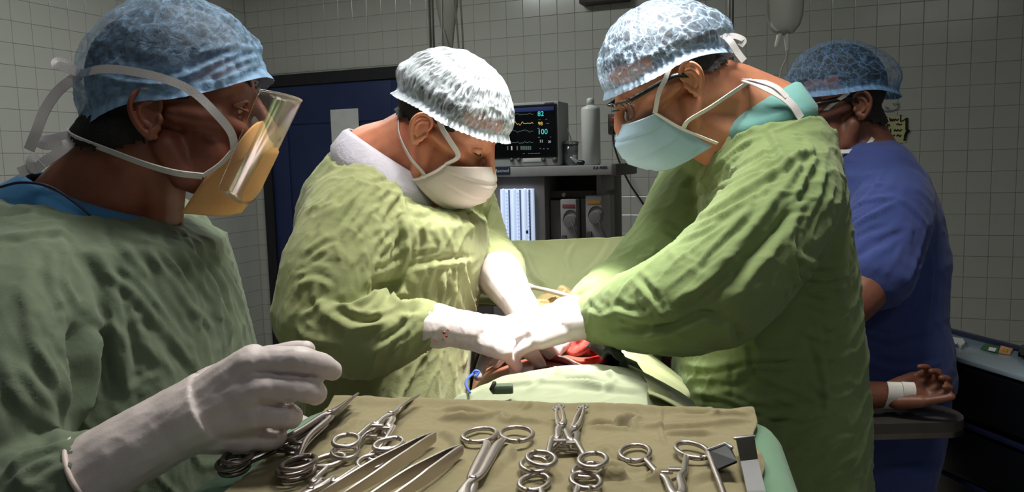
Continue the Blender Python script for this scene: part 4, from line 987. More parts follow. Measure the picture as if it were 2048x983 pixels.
V, Q = vox(gl, .0030, 4); put_np('glove', V, Q, 'glove', p3, label='white latex glove on the far hand')
# gown ties at the back of the neck and side
mb = MB(); mb.ribbon([at(1640, 265, 1.30), at(1655, 268, 1.29), at(1662, 264, 1.28), at(1664, 280, 1.28), at(1655, 300, 1.28)], .020, (0, -1, .2)); mk('gown_tie', mb, 'gown_green', p3, smooth=False)
mb = MB(); mb.ribbon([at(1662, 330, 1.31), at(1675, 355, 1.31), at(1680, 385, 1.31), at(1676, 430, 1.32)], .016, (.3, -1, 0)); mk('gown_tie', mb, 'gown_green', p3, smooth=False)
shoes(p3, sp, math.pi)

# =============================================================== person 4: man in blue scrubs behind
H4 = headM((1707, 214), 1.78, 181, 12, 0, 1.10)
p4 = person('person', at(1745, 500, 1.87), 'bespectacled man in royal blue scrubs standing behind the green gowned surgeon'); p4.location.z = 0
g = MB()
rg = [prow((1690, 268), (1772, 268), 1.87, .085, .02), prow((1655, 300), (1788, 300), 1.87, .14), prow((1625, 350), (1824, 350), 1.87, .18), prow((1605, 430), (1856, 430), 1.87, .195), prow((1600, 520), (1874, 520), 1.87, .19), prow((1605, 620), (1866, 620), 1.87, .185), prow((1605, 690), (1880, 690), 1.87, .19), prow((1600, 735), (1885, 735), 1.87, .195), prow((1600, 765), (1880, 765), 1.87, .192)]
g.loft(rg)
sA, eA = at(1790, 395, 1.70), at(1700, 610, 1.60)
g.tube(smooth_path([at(1772, 400, 1.80), at(1780, 425, 1.71), at(1752, 540, 1.655)], 4), list(np.linspace(.095, .085, 9)), 20)
b = MB(); b.loft([scaled(r, .86) for r in rg]); head_prims(b, H4)
b.tube([H4 @ Vector((-.02, 0, -.01)), at(1715, 270, 1.86), at(1725, 320, 1.87)], [.064, .066, .09], 18); b.tube([H4 @ Vector((.01, 0, -.06)), at(1690, 310, 1.87)], [.05, .06], 14)
b.tube(smooth_path([at(1772, 440, 1.73), at(1750, 540, 1.66), eA, at(1630, 660, 1.58)], 3), [.06, .058, .056, .054, .052, .05, .046, .042, .038, .034], 14)
b.tube([at(1650, 400, 2.0), at(1630, 600, 1.95)], [.055, .045], 12)
sp = feet(b, at(1745, 500, 1.87), math.pi, .095)
V, Q = vox(b, .0056, 4); eV, eQ = ear_mesh(H4, 1)
hr = hair_from(V, Q, H4, lambda x, y, z: ((x < -0.014) & (z > -0.055 + np.clip(x + .06, 0, 1) * .5)) | ((x >= -0.014) & (x < 0.020) & (z > 0.020)) | (z > 0.075), .007)
put_np('body', np.vstack([V, eV]), np.vstack([Q, eQ + len(V)]), 'skin_brown', p4); put_np('hair', hr[0], hr[1], 'hair', p4)
c = cv((1540, 40), 1.755)
f4 = [(c(p), A, w) for p, A, w in [([(250, 690), (330, 640), (430, 620)], 6, 9), ([(260, 740), (350, 690), (440, 640)], 6, 8), ([(430, 620), (500, 660), (550, 720)], 5, 7), ([(550, 720), (520, 820), (480, 930)], 6, 8), ([(280, 840), (380, 780), (480, 740)], -5, 12), ([(330, 590), (400, 575), (440, 600)], 4, 8), ([(400, 900), (440, 840), (470, 780)], 4, 9), ([(300, 660), (360, 600), (390, 540)], 4, 9)]]
f4 += [([(1860, 500), (1862, 580), (1855, 640)], 5, 10), ([(1700, 660), (1780, 690), (1860, 670)], -6, 14), ([(1720, 720), (1800, 740), (1880, 725)], 5, 10)]
dress('scrub_top', g, .0065, f4, 'scrub_blue', p4, [(3.5, 9, (-1, 0, -.5), 3.0, 2, 5), (2, 22, None, 1, 2, 2)])
mb = MB(); mb.loft([prow((1668, 300), (1756, 258), 1.86, .078, .03), prow((1664, 306), (1762, 264), 1.86, .088, .03)], cap=False); solid(mk('neck_band', mb, 'scrub_blue', p4), .004)
g = MB()
cc = at(1740, 765, 1.87); w0 = rg[-1]
g.loft([scaled(w0, .96), down(w0, cc.z - .12, .93), down(w0, cc.z - .2, .86)])
for q in (-1, 1):
    bx = Vector((cc.x, cc.y, 0)) + Vector((0.0, .095 * q, 0))
    g.tube([bx + Vector((0.02, 0, cc.z - .15)), bx + Vector((0.01, 0, .5)), bx + Vector((0, 0, .09))], [(.10, .10), (.085, .09), (.075, .08)], 20, up=(1, 0, 0), round_ends=False)
dress('scrub_trousers', g, .009, [], 'scrub_blue', p4, [(6, 7, (0, 0, 1), 5.0, 2, 5), (3, 18, (0, 0, 1), 5, 3, 2)])
out4 = lambda p: (p - H4 @ Vector((0, 0, .03))).normalized()
cap = cap_mesh(H4, rimfn(.058, .040, .006, .104, -.125, .086), size=(.109, .086, .103), puff=lambda th, s, d: .003 + .034 * max(0, -d.x) ** 1.5 * s * s, seed=31, gather=56, amp=.0024, ruffle=.008, bandw=.14, bandop=.4)
put('surgical_cap', cap, 'cap_deep', p4)
pf = lambda v: (np.interp(v, [0, .3, .65, 1], [.112, .138, .132, .095]), np.interp(v, [0, .3, .65, 1], [-.012, -.040, -.080, -.112]))
ed = lambda v: (np.interp(v, [0, .45, 1], [.078, .070, .050]), .058, np.interp(v, [0, .45, 1], [-.012, -.06, -.105]))
mo = solid(mk('face_mask', mask_mesh(H4, pf, ed, .003, 3, seed=6), 'mask_white', p4, fix=False), .0012)
t = MB(); t.ribbon([H4 @ Vector((.078, .060, -.016)), at(1650, 222, 1.79), at(1672, 203, 1.775), at(1694, 188, 1.77), at(1706, 176, 1.79)], .008, out4); mk('tie_strap', t, 'tie_white', mo, smooth=False)
t = MB(); t.ribbon([H4 @ Vector((.050, .060, -.105)), at(1668, 305, 1.78), at(1700, 302, 1.775), at(1730, 294, 1.775), at(1748, 272, 1.80), at(1752, 255, 1.84)], .009, lambda p: Vector((0, -1, .25))); mk('tie_strap', t, 'tie_white', mo, smooth=False)
p4['skin'] = 'skin_brown'; eyes(H4, p4)
glasses(H4, p4, .012, 'black_plastic', 0.002)
shoes(p4, sp, math.pi)
# =============================================================== operating table, patient, drapes
TX = 0.085
tb = bone('operating_table', (TX, 1.2, 0), 'padded operating table under the draped patient', 'table')
mb = MB(); mb.box((TX, 1.18, .855), (.30, 1.86, .07), bev=.02); auto_smooth(mk('mattress', mb, 'table_pad', tb))
mb = MB(); mb.box((TX, 1.18, .80), (.28, 1.8, .04), bev=.008); auto_smooth(mk('frame', mb, 'steel', tb))
mb = MB(); mb.lathe([(.13, .06), (.12, .1), (.10, .12), (.10, .78)], 28, Matrix.Translation((TX, 1.3, 0))); auto_smooth(mk('column', mb, 'steel', tb))
mb = MB(); mb.box((TX, 1.25, .035), (.30, .9, .07), bev=.02); auto_smooth(mk('base', mb, 'machine_dark', tb))

pat = bone('person', (TX, 1.5, .89), 'patient lying on the table, one taped brown arm out on a board', 'person')
# arm board
bz = at(1790, 826, 1.63).z
ab = bone('arm_board', at(1830, 826, 1.63), 'dark vinyl arm board carrying the patient taped arm', 'arm board')
mb = MB(); x0, x1 = TX + .18, at(1928, 815, 1.61).x; yc, hw = 1.63, .064
poly = [(x0, yc - hw), (x1 - .05, yc - hw)] + [(x1 - .05 + .05 * math.sin(a), yc - hw * math.cos(a)) for a in np.linspace(.15, math.pi - .15, 12)] + [(x1 - .05, yc + hw), (x0, yc + hw)]
for za, zb, nm, mt in ((bz - .022, bz, 'pad', 'board_vinyl'), (bz - .034, bz - .022, 'rail', 'steel_dark')):
    mb = MB(); n = len(poly); mb.add([(x, y, za) for x, y in poly] + [(x, y, zb) for x, y in poly], [tuple(range(n - 1, -1, -1)), tuple(range(n, 2 * n))] + [(i, (i + 1) % n, (i + 1) % n + n, i + n) for i in range(n)]); o = mk(nm, mb, mt, ab); auto_smooth(o)
mb = MB(); mb.box((TX + .21, 1.63, bz - .05), (.10, .04, .05), bev=.006); auto_smooth(mk('clamp', mb, 'steel_dark', ab))

b = MB()
def ering(x, y, z, a, c, e=2.4, n=28): return [Vector((x + a * math.copysign(abs(math.cos(t)) ** (2 / e), math.cos(t)), y, z + c * math.copysign(abs(math.sin(t)) ** (2 / e), math.sin(t)))) for t in [2 * math.pi * k / n for k in range(n)]]
b.loft([ering(TX, .95, .985, .15, .075), ering(TX, 1.08, .985, .165, .092), ering(TX, 1.25, .985, .165, .098), ering(TX, 1.42, .985, .165, .095), ering(TX, 1.58, .985, .17, .09), ering(TX, 1.72, .98, .15, .07)])
for s in (-1, 1): b.tube([(TX + .085 * s, 1.0, .965), (TX + .08 * s, .70, .955), (TX + .075 * s, .40, .94)], [.075, .06, .045], 14)
for s in (-1, 1): b.tube([(TX + .075 * s, .40, .94), (TX + .075 * s, .33, 1.0)], [.04, .03], 10)
HP = Matrix.Translation((TX, 1.90, .975)) @ Matrix.Rotation(R_(90), 4, 'Z') @ Matrix.Rotation(R_(-90), 4, 'Y')
head_prims(b, HP); b.tube([(TX, 1.70, .98), (TX, 1.86, .965)], [.06, .058], 16)
az = bz + .002
A = b; sh_ = Vector((TX + .13, 1.67, .975)); el_ = Vector((TX + .38, 1.64, az + .042)); wr_ = at(1766, 788, 1.625)
A.tube(smooth_path([sh_, el_, wr_], 4), [.055, .052, .05, .047, .045, .042, .038, .033, .028], 16)
W2 = wristM(wr_, at(1850, 776, 1.625) - wr_, Vector((0, .75, -.66)))
ch = hand_pts(W2, 1, (.95, 1.0, 1.05, 1.1), (.85, .3, -.5), .3, .02, .96); hand_prims(A, ch, wr_, (.0088, .0088, .0086, .0078, .0098), 1.0, .029)
V, Q = vox(A, .0034, 3); put_np('body', V, Q, 'skin_patient', pat)
fw_ = (at(1850, 776, 1.625) - wr_).normalized()
for t0, tw, lab in ((.012, .030, 'white tape'), (.040, .026, 'white tape')):
    c0 = wr_ + fw_ * t0; mb = MB(); pts = []
    for a in np.linspace(-2.6, .9, 14):
        e1 = Vector((0, -1, 0)); e2 = fw_.cross(e1).normalized()
        if e2.z < 0: e2 = -e2
        pts.append(c0 + e1 * math.cos(a) * (.0335 if t0 < .02 else .037) + e2 * math.sin(a + .25) * (.034 if t0 < .02 else .030) + fw_ * (.006 * math.sin(a)))
    mb.ribbon(pts, tw, lambda p, c0=c0: (p - c0).normalized(), .0006, 3); mk('wrist_tape', mb, 'tape_white', pat, smooth=False)

# foot-side drape over the patient, with its window over the belly
def sheet_np(fn, nu, nv):
    U, Vv = np.meshgrid(np.linspace(0, 1, nu + 1), np.linspace(0, 1, nv + 1)); P = fn(U.ravel(), Vv.ravel())
    i = np.arange(nu)[None, :] + (nu + 1) * np.arange(nv)[:, None]; i = i.ravel()
    return P, np.stack([i, i + 1, i + nu + 2, i + nu + 1], 1)
def hump(s, top, half=.175, edge=.23, low=.55):
    """cross-section of a sheet over the body: s in -1..1"""
    a = np.abs(s); x = np.where(a < .7, a / .7 * half, half + (edge - half) * (1 - np.exp(-(a - .7) * 14)))
    z = np.where(a < .7, top - .045 * (a / .7) ** 3, top - .045 - (a - .7) / .3 * (top - .045 - low))
    return np.sign(s) * x, z
def foot(u, v):
    s = u * 2 - 1; y = .86 + .258 * v
    top = np.interp(v, [0, .3, .5, .75, .9, 1], [1.015, 1.045, 1.078, 1.096, 1.102, 1.092])
    x, z = hump(s, top); y = y - .03 * np.abs(s) ** 2 * v + .02 * v * np.sin(s * 3 + .6)
    return np.stack([TX - .012 + x, y, z], 1)
V, Q = sheet_np(foot, 200, 110)
D, N = strokes(V, Q, [([(900, 785), (980, 762), (1060, 752), (1160, 758), (1250, 772)], 5, 7), ([(960, 750), (1030, 742), (1100, 748), (1200, 765)], 4, 6), ([(1060, 740), (1120, 748), (1200, 752)], 4, 5), ([(1180, 745), (1250, 760), (1310, 785)], 5, 8), ([(1120, 770), (1200, 775), (1290, 785)], 4, 6), ([(920, 770), (1000, 775), (1080, 765)], 3, 6), ([(960, 785), (1040, 772), (1130, 768), (1220, 780)], 6, 4), ([(1000, 745), (1080, 738), (1160, 745)], 6, 4), ([(1050, 790), (1100, 758), (1130, 745)], 4, 4), ([(1200, 790), (1230, 765), (1210, 745)], 4, 4)])
D += .004 * (ridge(V, 14, (1, 0, 0), 3, 4) - .3) + .0015 * ridge(V, 40, (1, .4, 0), 2, 8); V = V + np.sign(N[:, 2:3] + 1e-6) * N * D[:, None]
o = put_np('patient_drape', V, Q, 'drape_pale', None); solid(o, .002); tag(o, 'pale green drape over the patient legs, behind the instrument tray', 'drape')
# dark tag clipped on the drape's near edge
q = at(1007, 779, 1.0)
o = bone('drape_weight', q, 'small dark olive tab on the pale green drape', 'tab'); mb = MB(); mb.box(q + Vector((0, .006, .0)), (.026, .016, .012), bev=.003); auto_smooth(mk('tab_body', mb, 'gown_dark', o))
mb = MB(); mb.tube([q + Vector((-.013, .004, -.004)), q + Vector((-.016, -.002, .002)), q + Vector((-.012, .002, .009))], .003, 8); mk('hook', mb, 'board_vinyl', o)
# grey towel bundled at the edge of the wound, and side drape lit yellow-green
def towel(u, v):
    x = .130 + .06 * u + .015 * np.sin(v * 5); y = 1.13 + .10 * v + .02 * u
    z = 1.105 - .05 * u ** 2 + .012 * np.sin(u * 7 + v * 4) * np.sin(v * 6 + 1)
    return np.stack([x, y, z], 1)
V, Q = sheet_np(towel, 70, 70); N = normals(V, Q); V += N * (.009 * (ridge(V, 28, (1, .5, 0), 1.5, 3) - .4))[:, None]
o = put_np('wound_towel', V, Q, 'drape_grey', None); solid(o, .003); tag(o, 'crumpled grey green towel beside the red wound', 'towel')
V, Q = sheet_np(lambda u, v: np.stack([.175 + .11 * np.minimum(v * 2.2, 1) + .02 * np.clip(v - .45, 0, 1) + .008 * np.sin(u * 14), 1.0 + .55 * u, 1.088 - .075 * np.minimum(v * 2.2, 1) ** 1.3 - .5 * np.clip(v - .45, 0, 1)], 1), 100, 90)
N = normals(V, Q); V += N * (.008 * (ridge(V, 14, (1, 0, -.3), 3, 1, 3) - .4))[:, None]
o = put_np('side_drape', V, Q, 'drape_olive', None); solid(o, .002); tag(o, 'olive side drape hanging along the table by the green gowned surgeon', 'drape')
# screen drape at the patient's head
zt = at(1150, 478, 1.80).z
def screen(u, v):
    x = -.10 + .58 * u; w = np.clip((v - .08) / .92, 0, 1)
    y = 1.80 - .27 * w ** 1.5 + .02 * np.sin(u * 11) * w; z = zt + .006 * u - .125 * w + .03 * w ** 3 - .028 * np.sin(np.pi * u) * w
    y = y + np.where(v < .08, (.08 - v) * .5, 0); z = np.where(v < .08, z - (.08 - v) * 2.0, z)
    return np.stack([x, y, z], 1)
V, Q = sheet_np(screen, 150, 90)
D, N = strokes(V, Q, [([(1045, 492), (1060, 530), (1075, 560), (1110, 582)], 9, 9), ([(1000, 495), (1030, 540), (1060, 575)], 7, 7), ([(1150, 484), (1135, 520), (1140, 545)], 4, 6), ([(1220, 482), (1200, 520), (1160, 560)], 3, 7), ([(1320, 500), (1270, 545), (1200, 575), (1180, 590)], 9, 7), ([(1125, 485), (1126, 530), (1120, 580)], 2.5, 4)])
D += .003 * (ridge(V, 12, (.3, 0, 1), 3, 4) - .3); V = V + np.where(N[:, 1:2] > 0, -1, 1) * N * D[:, None]
o = put_np('screen_drape', V, Q, 'drape_olive', None); solid(o, .002); tag(o, 'olive screen drape hung across the table in front of the machine', 'drape')
# drape bar carrying it
db = bone('screen_bar', (TX, 1.82, 0), 'steel bar holding up the olive screen drape', 'bar')
mb = MB(); mb.tube([(-.12, 1.815, zt - .022), (.50, 1.815, zt - .016)], .008, 10); mk('crossbar', mb, 'steel', db)
for x in (-.12, .50):
    mb = MB(); mb.tube([(x, 1.815, zt - .02), (x, 1.80, .8)], .008, 10); mk('upright', mb, 'steel', db)
mb = MB(); mb.box((.19, 1.80, .80), (.66, .03, .03)); mk('rail', mb, 'steel', db, smooth=False)
# belly: wound opening and the tissue in it
wz = 1.082
w_o = tag(bone('wound', (.12, 1.24, wz)), 'open red incision in the patient belly beneath the gloved hands', 'wound')
rs = random.Random(4)
cen = onz(1178, 706, wz)
mb = MB()
for i in range(5):
    a0 = rs.uniform(0, 6.28); pts = []
    for k in range(14):
        a = a0 + k * .42; r = .036 * (1 - k / 17); pts.append(cen + Vector((r * math.cos(a) * 1.25 + rs.uniform(-.003, .003), r * math.sin(a) * .9, .012 + .012 * math.sin(k * .9 + i) + .010 * (k / 14))))
    mb.tube(smooth_path(pts, 3), .0065 + rs.uniform(0, .002), 8)
V, Q = vox(mb, .0022, 3); put_np('tissue', V, Q, 'tissue_red', w_o, label='coiled glistening red tissue')
mb = MB(); P_ = [onz(x, y, wz + .004) for x, y in ((1075, 712), (1110, 694), (1140, 682), (1180, 676), (1212, 684), (1222, 702), (1205, 728), (1170, 738), (1135, 722), (1105, 715))]
P_ = smooth_path(P_ + [P_[0]], 4); n = len(P_) - 1; ctr = sum(P_[:-1], Vector()) / n
mb.tube(P_, .0065, 8, round_ends=False); mb.add([ctr + Vector((0, 0, -.008))] + P_[:-1], [(0, i + 1, (i + 1) % n + 1) for i in range(n)])
mk('wound_margin', mb, 'tissue_dark', w_o)
# blue cord and grey suction handle at the left edge of the drape, tan gauze and a pale rod by the hands
sc = bone('suction_handle', at(965, 728, 1.19), 'grey suction handle with a blue cord lying beside the near gloved hand', 'suction handle')
mb = MB(); mb.tube([at(972, 706, 1.20), at(962, 735, 1.17), at(956, 752, 1.15)], [.009, .0085, .007], 12); mk('handle', mb, 'machine_grey', sc)
mb = MB(); mb.tube(smooth_path([at(958, 744, 1.14), at(948, 746, 1.12), at(934, 758, 1.10), at(932, 770, 1.08), at(940, 784, 1.04)], 6), .0018, 8); mk('blue_cord', mb, 'tube_blue', sc, label='blue cord')
mb = MB(); mb.tube(smooth_path([at(944, 750, 1.118), at(950, 741, 1.118), at(958, 743, 1.118), at(952, 752, 1.115)], 4), .002, 8); mk('cord_loop', mb, 'tube_blue', sc)
V, Q = sheet_np(lambda u, v: np.stack([.035 + .115 * u + .02 * (v - .5), 1.47 + .13 * v, 1.118 + .020 * np.sin(np.pi * u) * np.sin(np.pi * v) + .008 * np.sin(u * 9 + v * 5)], 1), 60, 50)
N = normals(V, Q); V += N * (.012 * (ridge(V, 26, (1, .6, 0), 1.6, 7) - .4))[:, None]
o = put_np('gauze_pad', V, Q, 'gauze_tan', None); solid(o, .003); tag(o, 'crumpled tan gauze pad between the gloved hands and the screen drape', 'gauze')
rd = bone('retractor_rod', at(1100, 582, 1.50), 'pale metal retractor rod slanting behind the gloved hands', 'retractor')
mb = MB(); mb.tube([at(1057, 572, 1.54), at(1110, 584, 1.50), at(1165, 600, 1.45)], [.0045, .005, .005], 10); mk('rod', mb, 'plastic_tube', rd)
mb = MB(); mb.tube([at(1054, 570, 1.545), at(1063, 574, 1.535)], .0065, 10); mk('grip', mb, 'plastic_tube', rd)

# =============================================================== instrument stand, cloths, instruments
TZ = 1.112
ms = bone('mayo_stand', (0.05, .78, 0), 'steel instrument stand under the green cloth in the foreground', 'instrument stand')
c4 = [onz(640, 800, TZ), onz(1545, 826, TZ), onz(1640, 1090, TZ), onz(180, 1090, TZ)]
cx, cy = sum((p.x for p in c4)) / 4, sum((p.y for p in c4)) / 4
mb = MB(); mb.box((cx, cy, TZ - .022), (.50, .34, .014), bev=.006); auto_smooth(mk('tray', mb, 'steel', ms))
mb = MB(); mb.tube([(cx - .20, cy - .05, TZ - .034), (cx - .27, cy - .05, TZ - .034)], .010, 12); mk('tray_arm', mb, 'steel', ms)
mb = MB(); mb.tube([(cx - .27, cy - .05, TZ - .04), (cx - .27, cy - .06, .05)], .014, 12); mk('post', mb, 'steel', ms)
mb = MB(); mb.tube([(cx - .27, cy - .28, .018), (cx - .27, cy - .06, .03), (cx - .27, cy + .12, .018)], .015, 10); mk('foot', mb, 'steel', ms)
def rrect(c, r, n=7):
    out = []
    for i in range(4):
        p, a, b_ = c[i], c[i - 1], c[(i + 1) % 4]; u = (a - p).normalized() * r; v = (b_ - p).normalized() * r
        for k in range(n):
            t = k / (n - 1); out.append((p + u) * (1 - t) ** 2 + p * 2 * t * (1 - t) + (p + v) * t * t)
        q0, q1 = p + v, b_ + (p - b_).normalized() * r
        for k in range(1, 24): out.append(q0.lerp(q1, k / 24))
    return out
ring = rrect(c4, .05); cc_ = sum(ring, Vector()) / len(ring)
def rk(k, z, wob=0): return [Vector((cc_.x + (p.x - cc_.x) * (k + wob * math.sin(i * .9)), cc_.y + (p.y - cc_.y) * (k + wob * math.sin(i * .9 + 1)), z)) for i, p in enumerate(ring)]
mb = MB(); mb.loft([rk(.02, TZ - .006), rk(.5, TZ - .006), rk(.8, TZ - .006), rk(.93, TZ - .006), rk(.98, TZ - .009), rk(1.01, TZ - .02), rk(1.02, TZ - .04, .003), rk(1.025, TZ - .065, .006)], cap=False)
o = mk('tray_cover', mb, 'tray_green', None); solid(o, .003); tag(o, 'plain green cloth covering the instrument stand, under the khaki towel', 'cloth')
kA, kB, kC, kD = onz(690, 786, TZ + .002), onz(1502, 811, TZ + .002), onz(1545, 1075, TZ + .002), onz(345, 1075, TZ + .002)
kA, kB, kC, kD = [np.array(tuple(p)) for p in (kA, kB, kC, kD)]
def khaki(u, v):
    u, v = u[:, None], v[:, None]
    P = (kD * (1 - u) + kC * u) * (1 - v) + (kA * (1 - u) + kB * u) * v
    P[:, 0] += (.004 * np.sin(v * 17) * (u > .5) * (u - .5) * 2)[:, 0]
    P[:, 2] += (.006 * np.exp(-((v - .90) / .03) ** 2) - .006 * np.clip((v - .93) / .07, 0, 1))[:, 0]
    P[:, 1] += (.003 * np.sin(u * 13) + .002 * np.sin(u * 31))[:, 0] * v[:, 0] ** 6
    return P
V, Q = sheet_np(khaki, 300, 170); Q = Q[:, ::-1] if normals(V, Q)[:, 2].mean() < 0 else Q
c = cv((880, 770), 4.615); d = cv((1200, 770), 4.616); e = cv((420, 760), 3.793)
ks = [(c(p), A, w) for p, A, w in [([(0, 330), (250, 345), (420, 320), (560, 290), (700, 340), (860, 350), (1050, 370)], 5, 5), ([(560, 300), (600, 350), (720, 350)], 5, 5), ([(840, 90), (830, 170), (770, 240)], 3, 4), ([(1340, 370), (1500, 350), (1650, 370), (1770, 290)], 4, 5), ([(1380, 400), (1600, 420), (1780, 420)], 3, 5), ([(400, 900), (520, 760), (700, 600)], 3, 7), ([(0, 250), (200, 230), (440, 260)], 3, 6), ([(1500, 890), (1620, 870), (1730, 880)], 4, 4), ([(600, 560), (640, 640), (620, 760)], 3, 6), ([(1450, 760), (1600, 740), (1750, 780)], 3, 6), ([(1500, 640), (1560, 620), (1650, 700)], 3, 6)]]
ks += [(d(p), A, w) for p, A, w in [([(330, 400), (700, 410), (1050, 390), (1390, 350)], 5, 5), ([(560, 150), (555, 400), (600, 560)], 2, 3), ([(0, 390), (150, 390), (290, 290)], 4, 5), ([(380, 310), (300, 360), (330, 430)], 4, 5), ([(700, 290), (950, 310), (1150, 270), (1350, 280)], 3, 7), ([(600, 460), (800, 460), (1040, 450)], 3, 5), ([(1000, 170), (1030, 240), (1100, 280)], 3, 5), ([(0, 880), (120, 870), (250, 880)], 4, 4), ([(430, 840), (520, 850), (560, 930)], 4, 7), ([(420, 900), (500, 900), (540, 860)], 4, 6), ([(800, 900), (1000, 840), (1200, 870)], 3, 8)]]
ks += [(e(p), A, w) for p, A, w in [([(1740, 310), (1900, 320), (2048, 300)], 4, 5), ([(1100, 300), (1000, 390), (920, 420)], 3, 6), ([(1750, 400), (1850, 450), (1900, 520)], 3, 7), ([(200, 800), (400, 770), (600, 720)], 3, 7)]]
D, N = strokes(V, Q, [(p_, A_ * 1.5, w_ * .75) for p_, A_, w_ in ks]); D += .0016 * (ridge(V, 22, (1, .2, 0), 2, 3) - .3) + .0008 * ridge(V, 60, None, 1, 6)
V = V + N * D[:, None]; V[:, 2] = np.maximum(V[:, 2], TZ - .004)
o = put_np('instrument_towel', V, Q, 'tray_khaki', None); solid(o, .0025); tag(o, 'khaki creased towel spread under the surgical instruments', 'towel')

IZ = TZ + .010
def ring_pts(c, a, b_, ang, n=26):
    ca, sa = math.cos(ang), math.sin(ang)
    return [Vector((c[0] + a * math.cos(t) * ca - b_ * math.sin(t) * sa, c[1] + a * math.cos(t) * sa + b_ * math.sin(t) * ca, 0)) for t in np.linspace(0, 2 * math.pi, n + 1)]
def ringed(name, ringpx, tippx, label, ringw=.075, jaw=.38, curve=0.0, kind='clamp', z=0.0, mat='steel', gap=0.0, ra=.0175, rb=.0125, tilt=0.0, blade=.0):
    """a ring-handled instrument lying on the towel: ringpx = middle of its two rings, tippx = its tip"""
    A, B = onz(ringpx[0], ringpx[1], IZ + z), onz(tippx[0], tippx[1], IZ + z); L = (B - A).length
    x = (B - A).normalized(); zz = Vector((0, 0, 1)); y = zz.cross(x).normalized(); zz = x.cross(y)
    Mx = Matrix(((x.x, y.x, zz.x, A.x), (x.y, y.y, zz.y, A.y), (x.z, y.z, zz.z, A.z), (0, 0, 0, 1)))
    o = bone(name, None, label, 'clamp' if kind != 'scissors' else 'scissors', 'surgical instruments on the towel', mat=Mx)
    piv = L * (1 - jaw); w = ringw / 2 - rb
    for s in (-1, 1):
        lay = .0012 * s
        c0_, c1_ = ((.0058, .0050) if kind == 'scissors' else (.0115, .0062))
        pts = [Vector((.014, s * (w - rb * .55), lay)), Vector((.030 if kind == 'scissors' else .05, s * c0_, lay)), Vector((piv * .6, s * c1_, lay)), Vector((piv - .012, s * .0042, lay)), Vector((piv, 0, lay)), Vector((piv + .012, -s * .0028, lay))]
        n = 5
        for k in range(1, n + 1):
            t = k / n; pts.append(Vector((piv + .012 + (L - piv - .012) * t, -s * (.0026 - .0012 * t + gap * math.sin(t * 3.1)) + curve * t * t, lay)))
        m = len(pts); rr = [(.0022, .0028), (.0025, .0034 + blade * .5), (.0026, .0036 + blade * .5), (.0028, .0044), (.0029, .0048), (.0026, .0038)] + [(.0022 - .0008 * k / n, .0030 - .0014 * k / n + blade) for k in range(1, n + 1)]
        P_ = smooth_path(pts, 4); R2 = []
        for i in range(len(P_)):
            f = i / 4; k = min(int(f), m - 2); R2.append(tuple(rr[k][q] + (rr[k + 1][q] - rr[k][q]) * (f - k) for q in (0, 1)))
        mb = MB(); mb.tube(P_, R2, 10, up=(0, 0, 1)); a_ = mk('arm', mb, mat, o, local=True)
        mb = MB(); mb.tube([p + Vector((0, 0, lay)) for p in ring_pts((0.0, s * w), ra, rb, s * .28)], .0025, 10, round_ends=False); mk('finger_ring', mb, mat, a_, local=True)
        if kind == 'allis':
            mb = MB(); mb.tube([p + Vector((0, 0, lay)) for p in ring_pts((L - .004, -s * .003 + curve), .0050, .0030, 0, 16)], .0012, 6, round_ends=False); mk('jaw_loop', mb, 'steel_polish', a_, local=True)
    mb = MB(); mb.lathe([(.0034, -.004), (.0034, .0042), (.0022, .005)], 12, Matrix.Translation((piv, 0, 0))); mk('pivot_screw', mb, mat, o, local=True)
    if kind != 'scissors':
        for s in (-1, 1):
            mb = MB(); mb.box((.046, s * .006, .0012 * s), (.006, .016, .0028), bev=.0008); mk('ratchet', mb, mat, o, local=True)
    return o
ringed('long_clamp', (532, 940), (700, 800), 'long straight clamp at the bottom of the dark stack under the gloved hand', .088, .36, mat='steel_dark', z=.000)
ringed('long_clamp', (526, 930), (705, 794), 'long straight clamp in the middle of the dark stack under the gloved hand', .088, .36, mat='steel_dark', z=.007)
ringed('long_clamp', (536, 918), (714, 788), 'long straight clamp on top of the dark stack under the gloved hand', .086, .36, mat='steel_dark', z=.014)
ringed('curved_clamp', (728, 906), (805, 797), 'lower curved clamp in the crossed pair with its tip at the towel edge', .062, .45, curve=-.012, z=.000)
ringed('curved_clamp', (735, 884), (817, 790), 'upper curved clamp in the crossed pair with its tip at the towel edge', .068, .47, curve=-.012, z=.008)
ringed('angled_clamp', (700, 922), (560, 1030), 'clamp pointing down to the left edge, beside the tweezers', .070, .40, z=.000)
ringed('scissors', (996, 868), (898, 1050), 'broad steel scissors lying with rings up, right of the tweezers', .072, .42, kind='scissors', blade=.0036, ra=.021, rb=.0165, z=.001)
ringed('tissue_forceps', (1122, 934), (1166, 812), 'lower loop tipped tissue forceps in the crossed pair', .074, .44, kind='allis', z=.000, gap=.0015)
ringed('tissue_forceps', (1134, 918), (1117, 812), 'upper loop tipped tissue forceps in the crossed pair', .072, .44, kind='allis', z=.008, gap=.0015)
ringed('needle_holder', (1120, 962), (1105, 1130), 'ring handled needle holder at the bottom edge below the crossed forceps', .070, .35, kind='clamp')
ringed('open_clamp', (1327, 902), (1392, 1080), 'open handled clamp between the crossed forceps and the black retractors', .082, .42, gap=.003, ra=.021, rb=.014)
